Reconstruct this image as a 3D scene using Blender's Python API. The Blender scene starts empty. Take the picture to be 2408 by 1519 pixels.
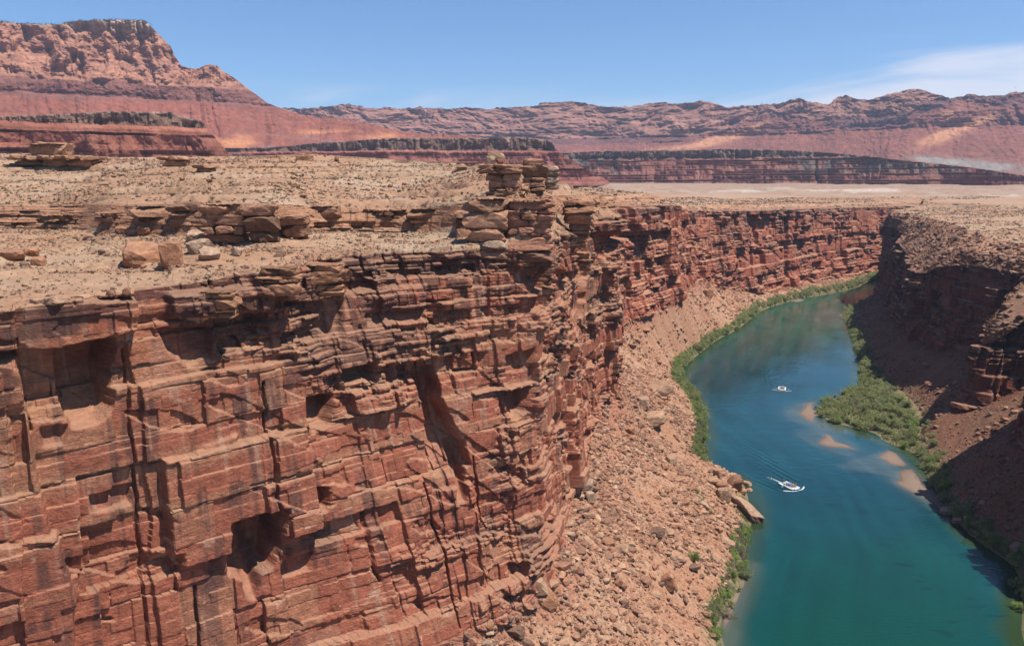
import bpy, math
import numpy as np
from mathutils import Vector

# ------------------------------------------------------------------ camera, sky, sun, exposure
SC = bpy.context.scene
COL = SC.collection
F = 1873.0 / 2408.0                      # focal length over picture width
PITCH = math.atan(334.5 / 1873.0)
EYE = 142.0                              # metres above the river
cam_d = bpy.data.cameras.new("camera")
cam = bpy.data.objects.new("camera", cam_d)
COL.objects.link(cam)
cam.location = (0, 0, EYE)
cam.rotation_euler = (math.pi / 2 - PITCH, 0, 0)
cam_d.sensor_width = 36.0
cam_d.lens = 36.0 * F
cam_d.clip_start = 1.0
cam_d.clip_end = 60000.0
SC.camera = cam

SUN_EL, SUN_AZ = math.radians(64), math.atan2(0.93, -0.36)     # azimuth from +Y towards +X
sun_dir = Vector((math.cos(SUN_EL) * math.sin(SUN_AZ), math.cos(SUN_EL) * math.cos(SUN_AZ), math.sin(SUN_EL)))
sl = bpy.data.lights.new("sun", 'SUN')
sl.energy = 5.0
sl.angle = math.radians(0.5)
sl.color = (1.0, 0.955, 0.89)
sun = bpy.data.objects.new("sun", sl)
sun.rotation_euler = sun_dir.to_track_quat('Z', 'Y').to_euler()
sun.location = (0, 0, 400)
COL.objects.link(sun)

W = bpy.data.worlds.new("World")
SC.world = W
W.use_nodes = True
nt = W.node_tree
nt.nodes.clear()


def mk(nt, typ, **kw):
    n = nt.nodes.new(typ)
    for k, v in kw.items():
        setattr(n, k, v)
    return n


def lk(nt, a, b):
    nt.links.new(a, b)


def mth(nt, op, a, b=None, clamp=False):
    n = nt.nodes.new('ShaderNodeMath')
    n.operation = op
    n.use_clamp = clamp
    for i, v in enumerate((a, b)):
        if v is None:
            continue
        if isinstance(v, (int, float)):
            n.inputs[i].default_value = v
        else:
            nt.links.new(v, n.inputs[i])
    return n.outputs[0]


def ramp(nt, v, a, b, lo=0.0, hi=1.0):
    n = nt.nodes.new('ShaderNodeMapRange')
    n.interpolation_type = 'SMOOTHSTEP'
    nt.links.new(v, n.inputs[0])
    n.inputs[1].default_value = a
    n.inputs[2].default_value = b
    n.inputs[3].default_value = lo
    n.inputs[4].default_value = hi
    return n.outputs[0]


sky = mk(nt, 'ShaderNodeTexSky', sky_type='NISHITA', sun_disc=False)
sky.sun_elevation = SUN_EL
sky.sun_rotation = SUN_AZ
sky.altitude = 1000
sky.air_density = 1.0
sky.dust_density = 0.6
sky.ozone_density = 2.0
bg = mk(nt, 'ShaderNodeBackground')
bg.inputs[1].default_value = 0.0585
tc = mk(nt, 'ShaderNodeTexCoord')
sp = mk(nt, 'ShaderNodeSeparateXYZ')
lk(nt, tc.outputs['Generated'], sp.inputs[0])
fwd = mth(nt, 'MAXIMUM', sp.outputs[1], 0.05)
ta = mth(nt, 'DIVIDE', sp.outputs[0], fwd)           # tangent of the azimuth
te = mth(nt, 'DIVIDE', sp.outputs[2], fwd)           # tangent of the height
cb = mk(nt, 'ShaderNodeCombineXYZ')
lk(nt, mth(nt, 'MULTIPLY', mth(nt, 'ADD', ta, mth(nt, 'MULTIPLY', te, -1.2)), 2.6), cb.inputs[0])
lk(nt, mth(nt, 'MULTIPLY', mth(nt, 'ADD', te, mth(nt, 'MULTIPLY', ta, -0.06)), 19.0), cb.inputs[1])
cn = mk(nt, 'ShaderNodeTexNoise')
lk(nt, cb.outputs[0], cn.inputs['Vector'])
cn.inputs['Scale'].default_value = 1.0
cn.inputs['Detail'].default_value = 7
cn.inputs['Roughness'].default_value = 0.52
cn.inputs['Distortion'].default_value = 0.6
# the bank of cirrus grows towards the east
top = mth(nt, 'ADD', 0.088, mth(nt, 'MULTIPLY', ramp(nt, ta, 0.22, 0.56), 0.062))
below = mth(nt, 'SUBTRACT', top, te)
wisp = mth(nt, 'ADD', mth(nt, 'MULTIPLY', below, 34.0), mth(nt, 'MULTIPLY', mth(nt, 'SUBTRACT', cn.outputs[0], 0.46), 5.5))
m1 = mth(nt, 'MULTIPLY', ramp(nt, wisp, -0.6, 1.0), ramp(nt, ta, 0.0, 0.42, 0.25, 1.0))
w2 = mth(nt, 'MULTIPLY', ramp(nt, mth(nt, 'SUBTRACT', te, 0.098), 0.022, -0.004), ramp(nt, cn.outputs[0], 0.38, 0.62))
m2 = mth(nt, 'MULTIPLY', w2, ramp(nt, mth(nt, 'ABSOLUTE', mth(nt, 'ADD', ta, 0.17)), 0.14, 0.03, 0.0, 0.55))
cm = mth(nt, 'MULTIPLY', mth(nt, 'MAXIMUM', m1, m2), 0.88, clamp=True)
mx = mk(nt, 'ShaderNodeMix', data_type='RGBA')
lk(nt, cm, mx.inputs[0])
st_ = mk(nt, 'ShaderNodeVectorMath', operation='MULTIPLY')
lk(nt, sky.outputs[0], st_.inputs[0])
st_.inputs[1].default_value = (1.02, 1.30, 1.62)
lk(nt, st_.outputs[0], mx.inputs[6])
mx.inputs[7].default_value = (9.6, 9.8, 11.0, 1)
lk(nt, mx.outputs[2], bg.inputs[0])
wo = mk(nt, 'ShaderNodeOutputWorld')
lk(nt, bg.outputs[0], wo.inputs[0])
SC.view_settings.view_transform = 'Standard'
SC.view_settings.look = 'None'
SC.view_settings.exposure = 0.58
SC.view_settings.gamma = 1.0
SC.cycles.max_bounces = 6
SC.cycles.diffuse_bounces = 1
SC.cycles.volume_bounces = 0

# ------------------------------------------------------------------ numeric helpers
RNG = np.random.default_rng(11)


def hsh(i, j, seed=0, k=None):
    h = (np.asarray(i).astype(np.int64) * 374761393 + np.asarray(j).astype(np.int64) * 668265263 + seed * 974634777)
    if k is not None:
        h = h + np.asarray(k).astype(np.int64) * 2246822519
    h = h & 0xFFFFFFFF
    h = ((h ^ (h >> 13)) * 1274126177) & 0xFFFFFFFF
    h = ((h ^ (h >> 16)) * 2654435761) & 0xFFFFFFFF
    h = h ^ (h >> 15)
    return (h & 0xFFFFFF) / float(0x1000000)


def sstep(a, b, x):
    t = np.clip((x - a) / (b - a), 0, 1)
    return t * t * (3 - 2 * t)


def vn2(x, y, seed=0):
    xi, yi = np.floor(x), np.floor(y)
    fx, fy = x - xi, y - yi
    fx = fx * fx * (3 - 2 * fx)
    fy = fy * fy * (3 - 2 * fy)
    a = hsh(xi, yi, seed)
    b = hsh(xi + 1, yi, seed)
    c = hsh(xi, yi + 1, seed)
    d = hsh(xi + 1, yi + 1, seed)
    return (a + (b - a) * fx) * (1 - fy) + (c + (d - c) * fx) * fy


def fbm(x, y, seed=0, octv=4, gain=0.5):
    s, a, t = 0.0, 1.0, 0.0
    for o in range(octv):
        s = s + a * (vn2(x, y, seed + o * 17) - 0.5)
        t += a
        a *= gain
        x, y = x * 1.93 + 13.1 + y * 0.35, y * 1.93 + 7.7 - x * 0.35
    return 2 * s / t


def rdg(x, y, seed=0, octv=4, gain=0.5):
    s, a, t = 0.0, 1.0, 0.0
    for o in range(octv):
        s = s + a * (1 - np.abs(2 * vn2(x, y, seed + o * 31) - 1))
        t += a
        a *= gain
        x, y = x * 1.97 + 3.1, y * 1.97 + 9.7
    return s / t


def cells(s, z, w, h, seed, jz=0.75, js=0.75):
    """Courses of rock split by joints: returns course id, block id, place in the block (0..1, 0..1), edge distance in metres."""
    y = z / h
    li = np.floor(y)
    fr = y - li
    cut = jz * hsh(li, 0, seed)
    low = fr < cut
    li = np.where(low, li - 1, li)
    c0 = np.where(low, li + jz * hsh(li, 0, seed), li + cut)
    c1 = li + 1 + jz * hsh(li + 1, 0, seed)
    v = (y - c0) / (c1 - c0)
    ez = np.minimum(y - c0, c1 - y) * h
    x = s / (w * (0.55 + 0.9 * hsh(li, 5, seed))) + 37.0 * hsh(li, 1, seed)
    ci = np.floor(x)
    fr = x - ci
    cut = js * hsh(ci, li, seed + 3)
    low = fr < cut
    ci = np.where(low, ci - 1, ci)
    d0 = ci + js * hsh(ci, li, seed + 3)
    d1 = ci + 1 + js * hsh(ci + 1, li, seed + 3)
    u = (x - d0) / (d1 - d0)
    es = np.minimum(x - d0, d1 - x) * w
    return li, ci, u, v, ez, es


def rock(s, z, seed, beds=1.0, big=1.0, fine=1.0, bias=0.0):
    """Outward relief in metres of a bedded, jointed cliff, and per-block tint numbers."""
    def ht(h, p=1.6):           # mostly flush, now and then a deep notch or a bold block
        x = 2 * h - 1
        return x * np.abs(x) ** p

    sw = s + 0.35 * fbm(s / 5, z / 4, seed + 90, 3)
    zw = z + 0.5 * fbm(s / 90, z / 80, seed + 91, 2) + 0.14 * fbm(s / 5, z / 5, seed + 92, 3)
    mass = sstep(0.34, 0.62, vn2(s / 24, z / 9, seed + 40) + 0.25 * (beds - 1) + bias)     # 0 massive, 1 thin bedded
    D = 1.6 * big * fbm(s / 75, z / 200, seed + 93, 2)
    # vertical corners: the face is a row of panels at slightly different headings
    pi_ = s / 23.0 + 0.1 * fbm(s / 20, z / 20, seed + 94, 2)
    pf = np.floor(pi_)
    D = D + big * ((hsh(pf, 1, seed + 95) - 0.5) * 1.8 + (pi_ - pf - 0.5) * (hsh(pf, 2, seed + 96) - 0.5) * 2.6)
    li, ci, u, v, ez, es = cells(sw, zw, 24, 19, seed, 0.7)
    D = D + big * ht(hsh(ci, li, seed + 8)) * 2.6 + (u - 0.5) * (hsh(ci, li, seed + 9) - 0.5) * 1.6
    a1 = ci
    li, ci, u, v, ez, es = cells(sw + 3 * a1, zw, 11, 7.5, seed + 1)
    r1 = hsh(ci, li, seed + 8)
    D = D + big * (0.6 + 0.4 * mass) * ht(r1, 1.3) * 2.3 + (u - 0.5) * (hsh(ci, li, seed + 9) - 0.5) * 1.5 + (v - 0.5) * (hsh(ci, li, seed + 10) - 0.35) * 0.6
    gr = hsh(ci, li, seed + 14)
    D = D - 0.55 * big * (1 - sstep(0, 0.3, ez)) * (gr > 0.45) - 0.6 * big * (1 - sstep(0, 0.25, es)) * (gr > 0.84)
    t1 = hsh(ci, li, seed + 21)
    li, ci, u, v, ez, es = cells(sw, zw, 5.6, 3.1, seed + 2)
    r2 = hsh(ci, li, seed + 8)
    D = D + (0.16 + 0.95 * mass) * (ht(r2, 1.0) * 1.3 + ht(hsh(li, 2, seed + 12), 0.7) * 0.9)
    D = D + (u - 0.5) * (hsh(ci, li, seed + 9) - 0.5) * 1.3 * (0.35 + 0.65 * mass) + (v - 0.5) * (hsh(ci, li, seed + 13) - 0.4) * 0.35
    D = D - (0.10 + 0.35 * mass) * (1 - sstep(0, 0.25, np.minimum(ez, es))) * (r2 > 0.35)
    t2 = hsh(ci, li, seed + 22)
    li, ci, u, v, ez, es = cells(sw, zw, 2.6, 1.05, seed + 3)
    thin = sstep(0.4, 0.6, vn2(s / 13, z / 5, seed + 41) + 0.2 * (beds - 1))
    D = D + beds * mass * (0.25 + 0.75 * thin) * (ht(hsh(li, 4, seed + 12), 0.7) * 1.0 + ht(hsh(ci, li, seed + 8), 0.8) * 0.8 - 0.35 * (1 - sstep(0, 0.22, ez)))
    t3 = hsh(ci, li, seed + 23)
    # spalls and oblique fractures that leave flat angular scars
    sp_ = sstep(0.66, 0.70, vn2(s / 7.5 + 0.2 * z, z / 6, seed + 34) + 0.04 * fbm(s, z, seed + 36, 2))
    lf, cf, uf, vf, ef, sf = cells(sw, zw, 4.5, 2.6, seed + 33)
    D = D - fine * sp_ * (0.25 + 0.9 * hsh(cf, lf, seed + 35))
    D = D + fine * (0.14 + 0.28 * mass) * fbm(s / 1.8, z / 1.4, seed + 60, 4)
    # a few straight open joints running through several courses
    jx_ = s / 9.0 + 0.12 * fbm(s / 6, z / 7, seed + 70, 2)
    jf = jx_ - np.floor(jx_) - 0.5
    jon = hsh(np.floor(jx_), np.floor(z / 17 + hsh(np.floor(jx_), 3, seed + 72)), seed + 71) > 0.80
    D = D - 1.5 * big * jon * sstep(0.045, 0.02, np.abs(jf))
    return D, t1, t2, t3, mass


# ------------------------------------------------------------------ scene helpers
def setp(o, label=None, cat=None, group=None, kind=None):
    if label:
        o["label"] = label
    if cat:
        o["category"] = cat
    if group:
        o["group"] = group
    if kind:
        o["kind"] = kind
    return o


def link(name, me, mat=None, parent=None):
    o = bpy.data.objects.new(name, me)
    COL.objects.link(o)
    if mat is not None and me is not None and not me.materials:
        me.materials.append(mat)
    if parent is not None:
        o.parent = parent
    return o


def mesh_np(name, V, faces, col=None, smooth=False):
    """V (n,3), faces (m,k) with k 3 or 4 -> mesh."""
    V = np.asarray(V, dtype=np.float32)
    faces = np.asarray(faces, dtype=np.int32)
    me = bpy.data.meshes.new(name)
    n, (m, k) = len(V), faces.shape
    me.vertices.add(n)
    me.vertices.foreach_set('co', V.ravel())
    me.loops.add(m * k)
    me.loops.foreach_set('vertex_index', faces.ravel())
    me.polygons.add(m)
    me.polygons.foreach_set('loop_start', np.arange(0, m * k, k, dtype=np.int32))
    me.polygons.foreach_set('loop_total', np.full(m, k, dtype=np.int32))
    me.polygons.foreach_set('use_smooth', np.full(m, smooth))
    me.update(calc_edges=True)
    if col is not None:
        a = me.attributes.new('tint', 'FLOAT_COLOR', 'POINT')
        c4 = np.ones((n, 4), dtype=np.float32)
        c4[:, :3] = np.clip(np.asarray(col) * 0.70, 0.002, 0.9)
        a.data.foreach_set('color', c4.ravel())
    return me


def grid_mesh(name, X, Y, Z, col=None, smooth=False, flip=False):
    r, c = X.shape
    V = np.stack([X, Y, Z], -1).reshape(-1, 3)
    idx = np.arange(r * c).reshape(r, c)
    a, b, d, e = idx[:-1, :-1], idx[:-1, 1:], idx[1:, 1:], idx[1:, :-1]
    f = np.stack([a, b, d, e] if not flip else [a, e, d, b], -1).reshape(-1, 4)
    return mesh_np(name, V, f, None if col is None else col.reshape(-1, 3), smooth)


def tint_mat(name, cracks=0.0, rough=0.9, mott=0.22, scale=0.6, bump=0.25, bscale=1.2, dust=None, dust_amt=0.0, spec=0.2, stretch=1.0):
    """Rock or soil: the tint of the vertices broken up by two sizes of procedural noise, with bump."""
    m = bpy.data.materials.new(name)
    m.use_nodes = True
    nt = m.node_tree
    b = nt.nodes['Principled BSDF']
    b.inputs['Roughness'].default_value = rough
    b.inputs['Specular IOR Level'].default_value = spec
    at = mk(nt, 'ShaderNodeAttribute', attribute_name='tint')
    tcn = mk(nt, 'ShaderNodeTexCoord')
    mp = mk(nt, 'ShaderNodeMapping')
    mp.inputs['Scale'].default_value = (1, 1, stretch)
    lk(nt, tcn.outputs['Object'], mp.inputs[0])
    n1 = mk(nt, 'ShaderNodeTexNoise')
    n1.inputs['Scale'].default_value = scale
    n1.inputs['Detail'].default_value = 8
    n1.inputs['Roughness'].default_value = 0.65
    lk(nt, mp.outputs[0], n1.inputs['Vector'])
    k = ramp(nt, n1.outputs[0], 0.28, 0.72, 1 - mott, 1 + mott)
    mul = mk(nt, 'ShaderNodeVectorMath', operation='SCALE')
    lk(nt, at.outputs['Color'], mul.inputs[0])
    lk(nt, k, mul.inputs['Scale'])
    outc = mul.outputs[0]
    if dust is not None:
        ge = mk(nt, 'ShaderNodeNewGeometry')
        s2 = mk(nt, 'ShaderNodeSeparateXYZ')
        lk(nt, ge.outputs['True Normal'], s2.inputs[0])
        f = ramp(nt, s2.outputs[2], 0.45, 0.9, 0.0, dust_amt)
        mxx = mk(nt, 'ShaderNodeMix', data_type='RGBA')
        lk(nt, f, mxx.inputs[0])
        lk(nt, outc, mxx.inputs[6])
        mxx.inputs[7].default_value = (*dust, 1)
        outc = mxx.outputs[2]
    lk(nt, outc, b.inputs['Base Color'])
    if bump:
        n2 = mk(nt, 'ShaderNodeTexNoise')
        n2.inputs['Scale'].default_value = bscale
        n2.inputs['Detail'].default_value = 6
        n2.inputs['Roughness'].default_value = 0.7
        lk(nt, mp.outputs[0], n2.inputs['Vector'])
        bp = mk(nt, 'ShaderNodeBump')
        bp.inputs['Strength'].default_value = 1.0
        bp.inputs['Distance'].default_value = bump
        hgt = n2.outputs[0]
        if cracks:
            # fine bedding lines and irregular cracks
            m2 = mk(nt, 'ShaderNodeMapping')
            m2.inputs['Scale'].default_value = (0.25 * cracks, 0.25 * cracks, 3.2 * cracks)
            lk(nt, tcn.outputs['Object'], m2.inputs[0])
            n3 = mk(nt, 'ShaderNodeTexNoise')
            n3.inputs['Scale'].default_value = 1.0
            n3.inputs['Detail'].default_value = 5
            lk(nt, m2.outputs[0], n3.inputs['Vector'])
            m3 = mk(nt, 'ShaderNodeMapping')
            m3.inputs['Scale'].default_value = (0.42 * cracks, 0.42 * cracks, 0.62 * cracks)
            wv = mk(nt, 'ShaderNodeVectorMath', operation='MULTIPLY_ADD')
            lk(nt, n1.outputs['Color'], wv.inputs[0])
            wv.inputs[1].default_value = (1.6, 1.6, 1.6)
            lk(nt, tcn.outputs['Object'], wv.inputs[2])
            lk(nt, wv.outputs[0], m3.inputs[0])
            vo = mk(nt, 'ShaderNodeTexVoronoi', feature='DISTANCE_TO_EDGE')
            vo.inputs['Scale'].default_value = 1.0
            lk(nt, m3.outputs[0], vo.inputs['Vector'])
            ck = ramp(nt, vo.outputs['Distance'], 0.0, 0.045)
            hgt = mth(nt, 'ADD', hgt, mth(nt, 'ADD', mth(nt, 'MULTIPLY', n3.outputs[0], 0.22), mth(nt, 'MULTIPLY', ck, 0.05)))
            s3 = mk(nt, 'ShaderNodeVectorMath', operation='SCALE')
            lk(nt, outc, s3.inputs[0])
            lk(nt, mth(nt, 'MULTIPLY', ramp(nt, n3.outputs[0], 0.3, 0.7, 0.90, 1.10), ramp(nt, ck, 0.0, 1.0, 0.93, 1.0)), s3.inputs['Scale'])
            lk(nt, s3.outputs[0], b.inputs['Base Color'])
        lk(nt, hgt, bp.inputs['Height'])
        lk(nt, bp.outputs[0], b.inputs['Normal'])
    return m


def plain_mat(name, rgb, rough=0.7, mott=0.15, scale=3.0, spec=0.3):
    m = bpy.data.materials.new(name)
    m.use_nodes = True
    nt = m.node_tree
    b = nt.nodes['Principled BSDF']
    b.inputs['Roughness'].default_value = rough
    b.inputs['Specular IOR Level'].default_value = spec
    tcn = mk(nt, 'ShaderNodeTexCoord')
    n1 = mk(nt, 'ShaderNodeTexNoise')
    n1.inputs['Scale'].default_value = scale
    n1.inputs['Detail'].default_value = 5
    lk(nt, tcn.outputs['Object'], n1.inputs['Vector'])
    cr = mk(nt, 'ShaderNodeMix', data_type='RGBA')
    lk(nt, ramp(nt, n1.outputs[0], 0.3, 0.7), cr.inputs[0])
    cr.inputs[6].default_value = (*[c * (1 - mott) for c in rgb], 1)
    cr.inputs[7].default_value = (*[min(1, c * (1 + mott)) for c in rgb], 1)
    lk(nt, cr.outputs[2], b.inputs['Base Color'])
    return m


DUST = (0.365, 0.205, 0.125)
M_cliff = tint_mat('cliff_rock', cracks=1.0, mott=0.24, scale=0.6, bump=0.55, bscale=1.5, dust=DUST, dust_amt=0.55)
M_cliff_far = tint_mat('cliff_rock_far', cracks=0.35, mott=0.28, scale=0.16, bump=0.5, bscale=0.5, dust=DUST, dust_amt=0.6)
M_soil = tint_mat('desert_soil', mott=0.16, scale=0.35, bump=0.30, bscale=1.5)
M_talus = tint_mat('rubble_soil', mott=0.30, scale=0.7, bump=0.45, bscale=1.1)
M_far = tint_mat('distant_rock', mott=0.22, scale=0.05, bump=5.0, bscale=0.06, spec=0.05)
M_sand = tint_mat('river_sand', mott=0.07, scale=0.4, bump=0.05, bscale=1.0)
M_rocks = tint_mat('loose_rock', cracks=1.3, mott=0.28, scale=0.8, bump=0.35, bscale=1.4, dust=DUST, dust_amt=0.25)


# picture position (in 2408 x 1519 units) -> world
def ray(px, py):
    u = (np.asarray(px, float) - 1204) / 1873.0
    v = (759.5 - np.asarray(py, float)) / 1873.0
    return u, math.cos(PITCH) + v * math.sin(PITCH), -math.sin(PITCH) + v * math.cos(PITCH)


def at_z(px, py, z=0.0):
    dx, dy, dz = ray(px, py)
    k = (z - EYE) / dz
    return dx * k, dy * k


def at_y(px, py, y):
    dx, dy, dz = ray(px, py)
    k = y / dy
    return dx * k, EYE + dz * k


def to_px(X, Y, Z):
    c, s = math.cos(PITCH), math.sin(PITCH)
    dep = Y * c - (Z - EYE) * s
    up = Y * s + (Z - EYE) * c
    dep = np.where(np.abs(dep) < 1, 1, dep)
    return 1204 + 1873 * X / dep, 759.5 - 1873 * up / dep


def inpoly(px, py, poly):
    r = np.zeros(px.shape, bool)
    n = len(poly)
    for i in range(n):
        x0, y0 = poly[i]
        x1, y1 = poly[(i + 1) % n]
        if y0 == y1:
            continue
        c = ((y0 > py) != (y1 > py)) & (px < (x1 - x0) * (py - y0) / (y1 - y0) + x0)
        r ^= c
    return r


def hermite(pts, t):
    p = np.array(pts, float)
    T, Q = p[:, 0], p[:, 1:]
    m = np.zeros_like(Q)
    dT = np.diff(T)[:, None]
    sl_ = np.diff(Q, axis=0) / dT
    m[1:-1] = (sl_[:-1] * dT[1:] + sl_[1:] * dT[:-1]) / (dT[1:] + dT[:-1])
    m[0], m[-1] = sl_[0], sl_[-1]
    i = np.clip(np.searchsorted(T, t) - 1, 0, len(T) - 2)
    h = (T[i + 1] - T[i])[:, None]
    x = ((t - T[i])[:, None]) / h
    return ((2 * x**3 - 3 * x**2 + 1) * Q[i] + (x**3 - 2 * x**2 + x) * h * m[i]
            + (-2 * x**3 + 3 * x**2) * Q[i + 1] + (x**3 - x**2) * h * m[i + 1])


def smooth1(a, n):
    if n < 2:
        return a
    k = np.ones(n) / n
    return np.stack([np.convolve(np.pad(a[:, i], n // 2, mode='edge'), k, mode='same')[n // 2:n // 2 + len(a)] for i in range(a.shape[1])], 1)


def box(a, n, it=1):
    for _ in range(it):
        for ax in (0, 1):
            p = np.pad(a, [(n, n) if i == ax else (0, 0) for i in range(2)], mode='edge')
            c = np.cumsum(np.insert(p, 0, 0, axis=ax), axis=ax)
            k = 2 * n + 1
            a = (np.take(c, np.arange(k, c.shape[ax]), ax) - np.take(c, np.arange(0, c.shape[ax] - k), ax)) / k
    return a


class Sheet:
    """A canyon side lofted from named curves: river bank, talus, cliff, ledges, plateau."""

    def __init__(s, curves, rows, t0, t1, q, ref=3, seed=1):
        tt = np.linspace(t0, t1, 6000)
        R = hermite(curves[ref], tt)
        ds = np.linalg.norm(np.diff(R[:, :2], axis=0), axis=1)
        dist = np.maximum(np.linalg.norm(R[:-1, :2], axis=1), 90)
        acc = np.concatenate([[0], np.cumsum(ds / (q * dist))])
        n = int(acc[-1])
        s.t = np.interp(np.arange(n), acc, tt)
        arc = np.concatenate([[0], np.cumsum(ds)])
        s.s = np.interp(np.arange(n), acc, arc)
        C = [hermite(c, s.t) for c in curves]
        parts, seg, fr = [], [], []
        for k, nr in enumerate(rows):
            f = np.arange(nr) / nr
            parts.append(C[k][None] * (1 - f)[:, None, None] + C[k + 1][None] * f[:, None, None])
            seg += [k] * nr
            fr += list(f)
        parts.append(C[-1][None])
        seg.append(len(rows) - 1)
        fr.append(1.0)
        s.P = np.concatenate(parts, 0)
        s.seg, s.fr = np.array(seg), np.array(fr)
        s.first = np.cumsum([0] + list(rows))
        mid = smooth1((C[2] + C[3]) / 2, 25)
        tg = np.gradient(mid[:, :2], axis=0)
        tg /= np.maximum(np.linalg.norm(tg, axis=1), 1e-6)[:, None]
        nn = smooth1(np.stack([tg[:, 1], -tg[:, 0]], 1), 41)
        nn /= np.maximum(np.linalg.norm(nn, axis=1), 1e-6)[:, None]
        s.N = nn
        s.S = np.broadcast_to(s.s, s.P.shape[:2])
        s.px, s.py = to_px(s.P[..., 0], s.P[..., 1], s.P[..., 2])
        s.seed = seed
        s.C = C


def terrace(z, step, hard, wob):
    q = z / step + wob
    i = np.floor(q)
    f = q - i
    return (sstep(1 - hard, 1.0, f) - f) * step


def finish(sh, D, H, col, splits, mats, names, labels):
    X = sh.P[..., 0] + D * sh.N[None, :, 0]
    Y = sh.P[..., 1] + D * sh.N[None, :, 1]
    Z = sh.P[..., 2] + H
    sh.X, sh.Y, sh.Z = X, Y, Z
    for (r0, r1), m, nm, lb in zip(splits, mats, names, labels):
        me = grid_mesh(nm, X[r0:r1 + 1], Y[r0:r1 + 1], Z[r0:r1 + 1], col[r0:r1 + 1], smooth=False)
        o = link(nm, me, m)
        setp(o, lb, kind='structure')


def cliff_colour(sh, rows, t1, t2, t3, mass, top_z, seed, warm=1.0):
    """Base colours of the bedded sandstone: brick red, tan beds, dark desert varnish in streaks and patches."""
    P = sh.P[rows]
    s, z = sh.S[rows], P[..., 2]
    red = np.array([0.375, 0.120, 0.068])
    tan = np.array([0.46, 0.235, 0.130])
    dark = np.array([0.105, 0.052, 0.042])
    ora = np.array([0.44, 0.185, 0.080])
    c = np.ones(s.shape + (3,)) * red
    lay = vn2(z / 2.4 + 1.5 * fbm(s / 90, z / 40, seed + 1, 2), z * 0 + 3.3, seed + 200)
    c = c * (0.86 + 0.30 * t2 + 0.10 * (t3 - 0.5))[..., None]
    f = (sstep(0.60, 0.85, lay) * 0.45 + sstep(0.70, 0.95, t1) * 0.45)[..., None]
    c = c * (1 - f) + tan * f
    hi = sstep(-34, -4, z - top_z)
    f = (hi * sstep(0.35, 0.75, t2) * 0.45)[..., None]
    c = c * (1 - f) + ora * f
    v = 0.8 * fbm(s / 14, z / 22, seed + 300, 4) + 0.55 * fbm(s / 1.7, z / 16, seed + 301, 3) + 0.32 * hi + 0.40 * mass + 0.6 * (t2 - 0.5) - 0.12
    f = (sstep(0.20, 0.60, v) * 0.74)[..., None]
    c = c * (1 - f) + dark * f
    v = fbm(s / 9, z / 13, seed + 310, 4) + 0.3 * (t1 - 0.5)
    f = (sstep(0.30, 0.55, v) * 0.55 * (1 - mass))[..., None]
    c = c * (1 - f) + np.array([0.47, 0.235, 0.15]) * f
    seep = fbm(s / 1.3, z / 30, seed + 320, 3) + 0.5 * fbm(s / 14, z / 16, seed + 321, 3)
    f = (sstep(0.38, 0.62, seep) * 0.45)[..., None]
    c = c * (1 - f) + np.array([0.50, 0.30, 0.20]) * f
    f = (sstep(0.38, 0.60, -seep) * 0.6)[..., None]
    c = c * (1 - f) + dark * 1.3 * f
    f = (sstep(0.52, 0.62, fbm(s / 3.0, z / 2.2, seed + 311, 4)) * 0.5)[..., None]
    c = c * (1 - f) + np.array([0.55, 0.36, 0.25]) * f
    cap = sstep(-7.5, -4.5, z - top_z) * sstep(0.3, -0.5, z - top_z) * sstep(0.25, 0.6, vn2(s / 9, z / 2.0, seed + 302))
    f = (cap * 0.7)[..., None]
    c = c * (1 - f) + dark * 0.9 * f
    return c * warm


def soil_colour(x, y, seed, a=(0.45, 0.292, 0.182), b=(0.42, 0.238, 0.140), c=(0.49, 0.355, 0.245)):
    n = fbm(x / 45, y / 45, seed, 4)[..., None]
    w = sstep(0.1, 0.55, fbm(x / 22 + 7, y / 30, seed + 5, 4))[..., None]
    A, B, C_ = np.array(a), np.array(b), np.array(c)
    k = sstep(-0.3, 0.3, n)
    q = A * (1 - k) + B * k
    return q * (1 - 0.6 * w) + C_ * 0.6 * w


# ------------------------------------------------------------------ left side of the canyon
LB = [(0, 55, 50, -1), (1, 58, 110, -1), (3, 62, 170, -1), (5, 67, 224, -1), (5.5, 70, 240, -1), (6, 85, 268, -1), (6.2, 91, 286, -1),
      (6.5, 99, 308, -1), (6.8, 104, 322, -1), (7.0, 110, 350, -1), (7.15, 111, 364, -1), (7.3, 102, 375, -1), (7.45, 99, 386, -1),
      (7.8, 106, 414, -1), (8.3, 115, 452, -1), (8.8, 122.5, 497, -1), (9.2, 123, 529, -1), (9.6, 122, 552, -1), (10, 127, 578, -1),
      (10.5, 143, 620, -1), (10.9, 159, 652, -1), (11.4, 187, 707, -1), (12, 221, 762, -1), (12.7, 284, 880, -1), (13.3, 342, 951, -1),
      (14, 396, 999, -1), (14.8, 452, 1051, -1), (16, 566, 1190, -1), (17, 660, 1250, -1), (18, 1000, 1300, -1), (19, 1500, 1310, -1)]
off = lambda pts, dx, dy, z: [(t, x + dx, y + dy, z) for (t, x, y, _) in pts]
LBench = off(LB, -5.0, 1.0, 3.0)
LBase = [(0, -140, 84, 52), (1, -86, 129, 46), (1.5, -77, 136, 44), (2, -68, 143, 42), (3, -44, 160, 38), (4, -19, 173, 35), (5, 4, 194, 34), (6, 13, 219, 36),
         (7, 31, 316, 40), (8, 51, 378, 45), (8.4, 44, 405, 48), (9, 30, 450, 50), (10, 75, 542, 45), (11, 136, 652, 45), (12, 187, 795, 42),
         (12.6, 232, 862, 26), (13, 271, 905, 16), (14, 346, 997, 10), (15, 442, 1102, 8), (16, 560, 1200, 6), (17, 655, 1262, 5), (18, 1000, 1312, 6), (19, 1500, 1322, 6)]
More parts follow.
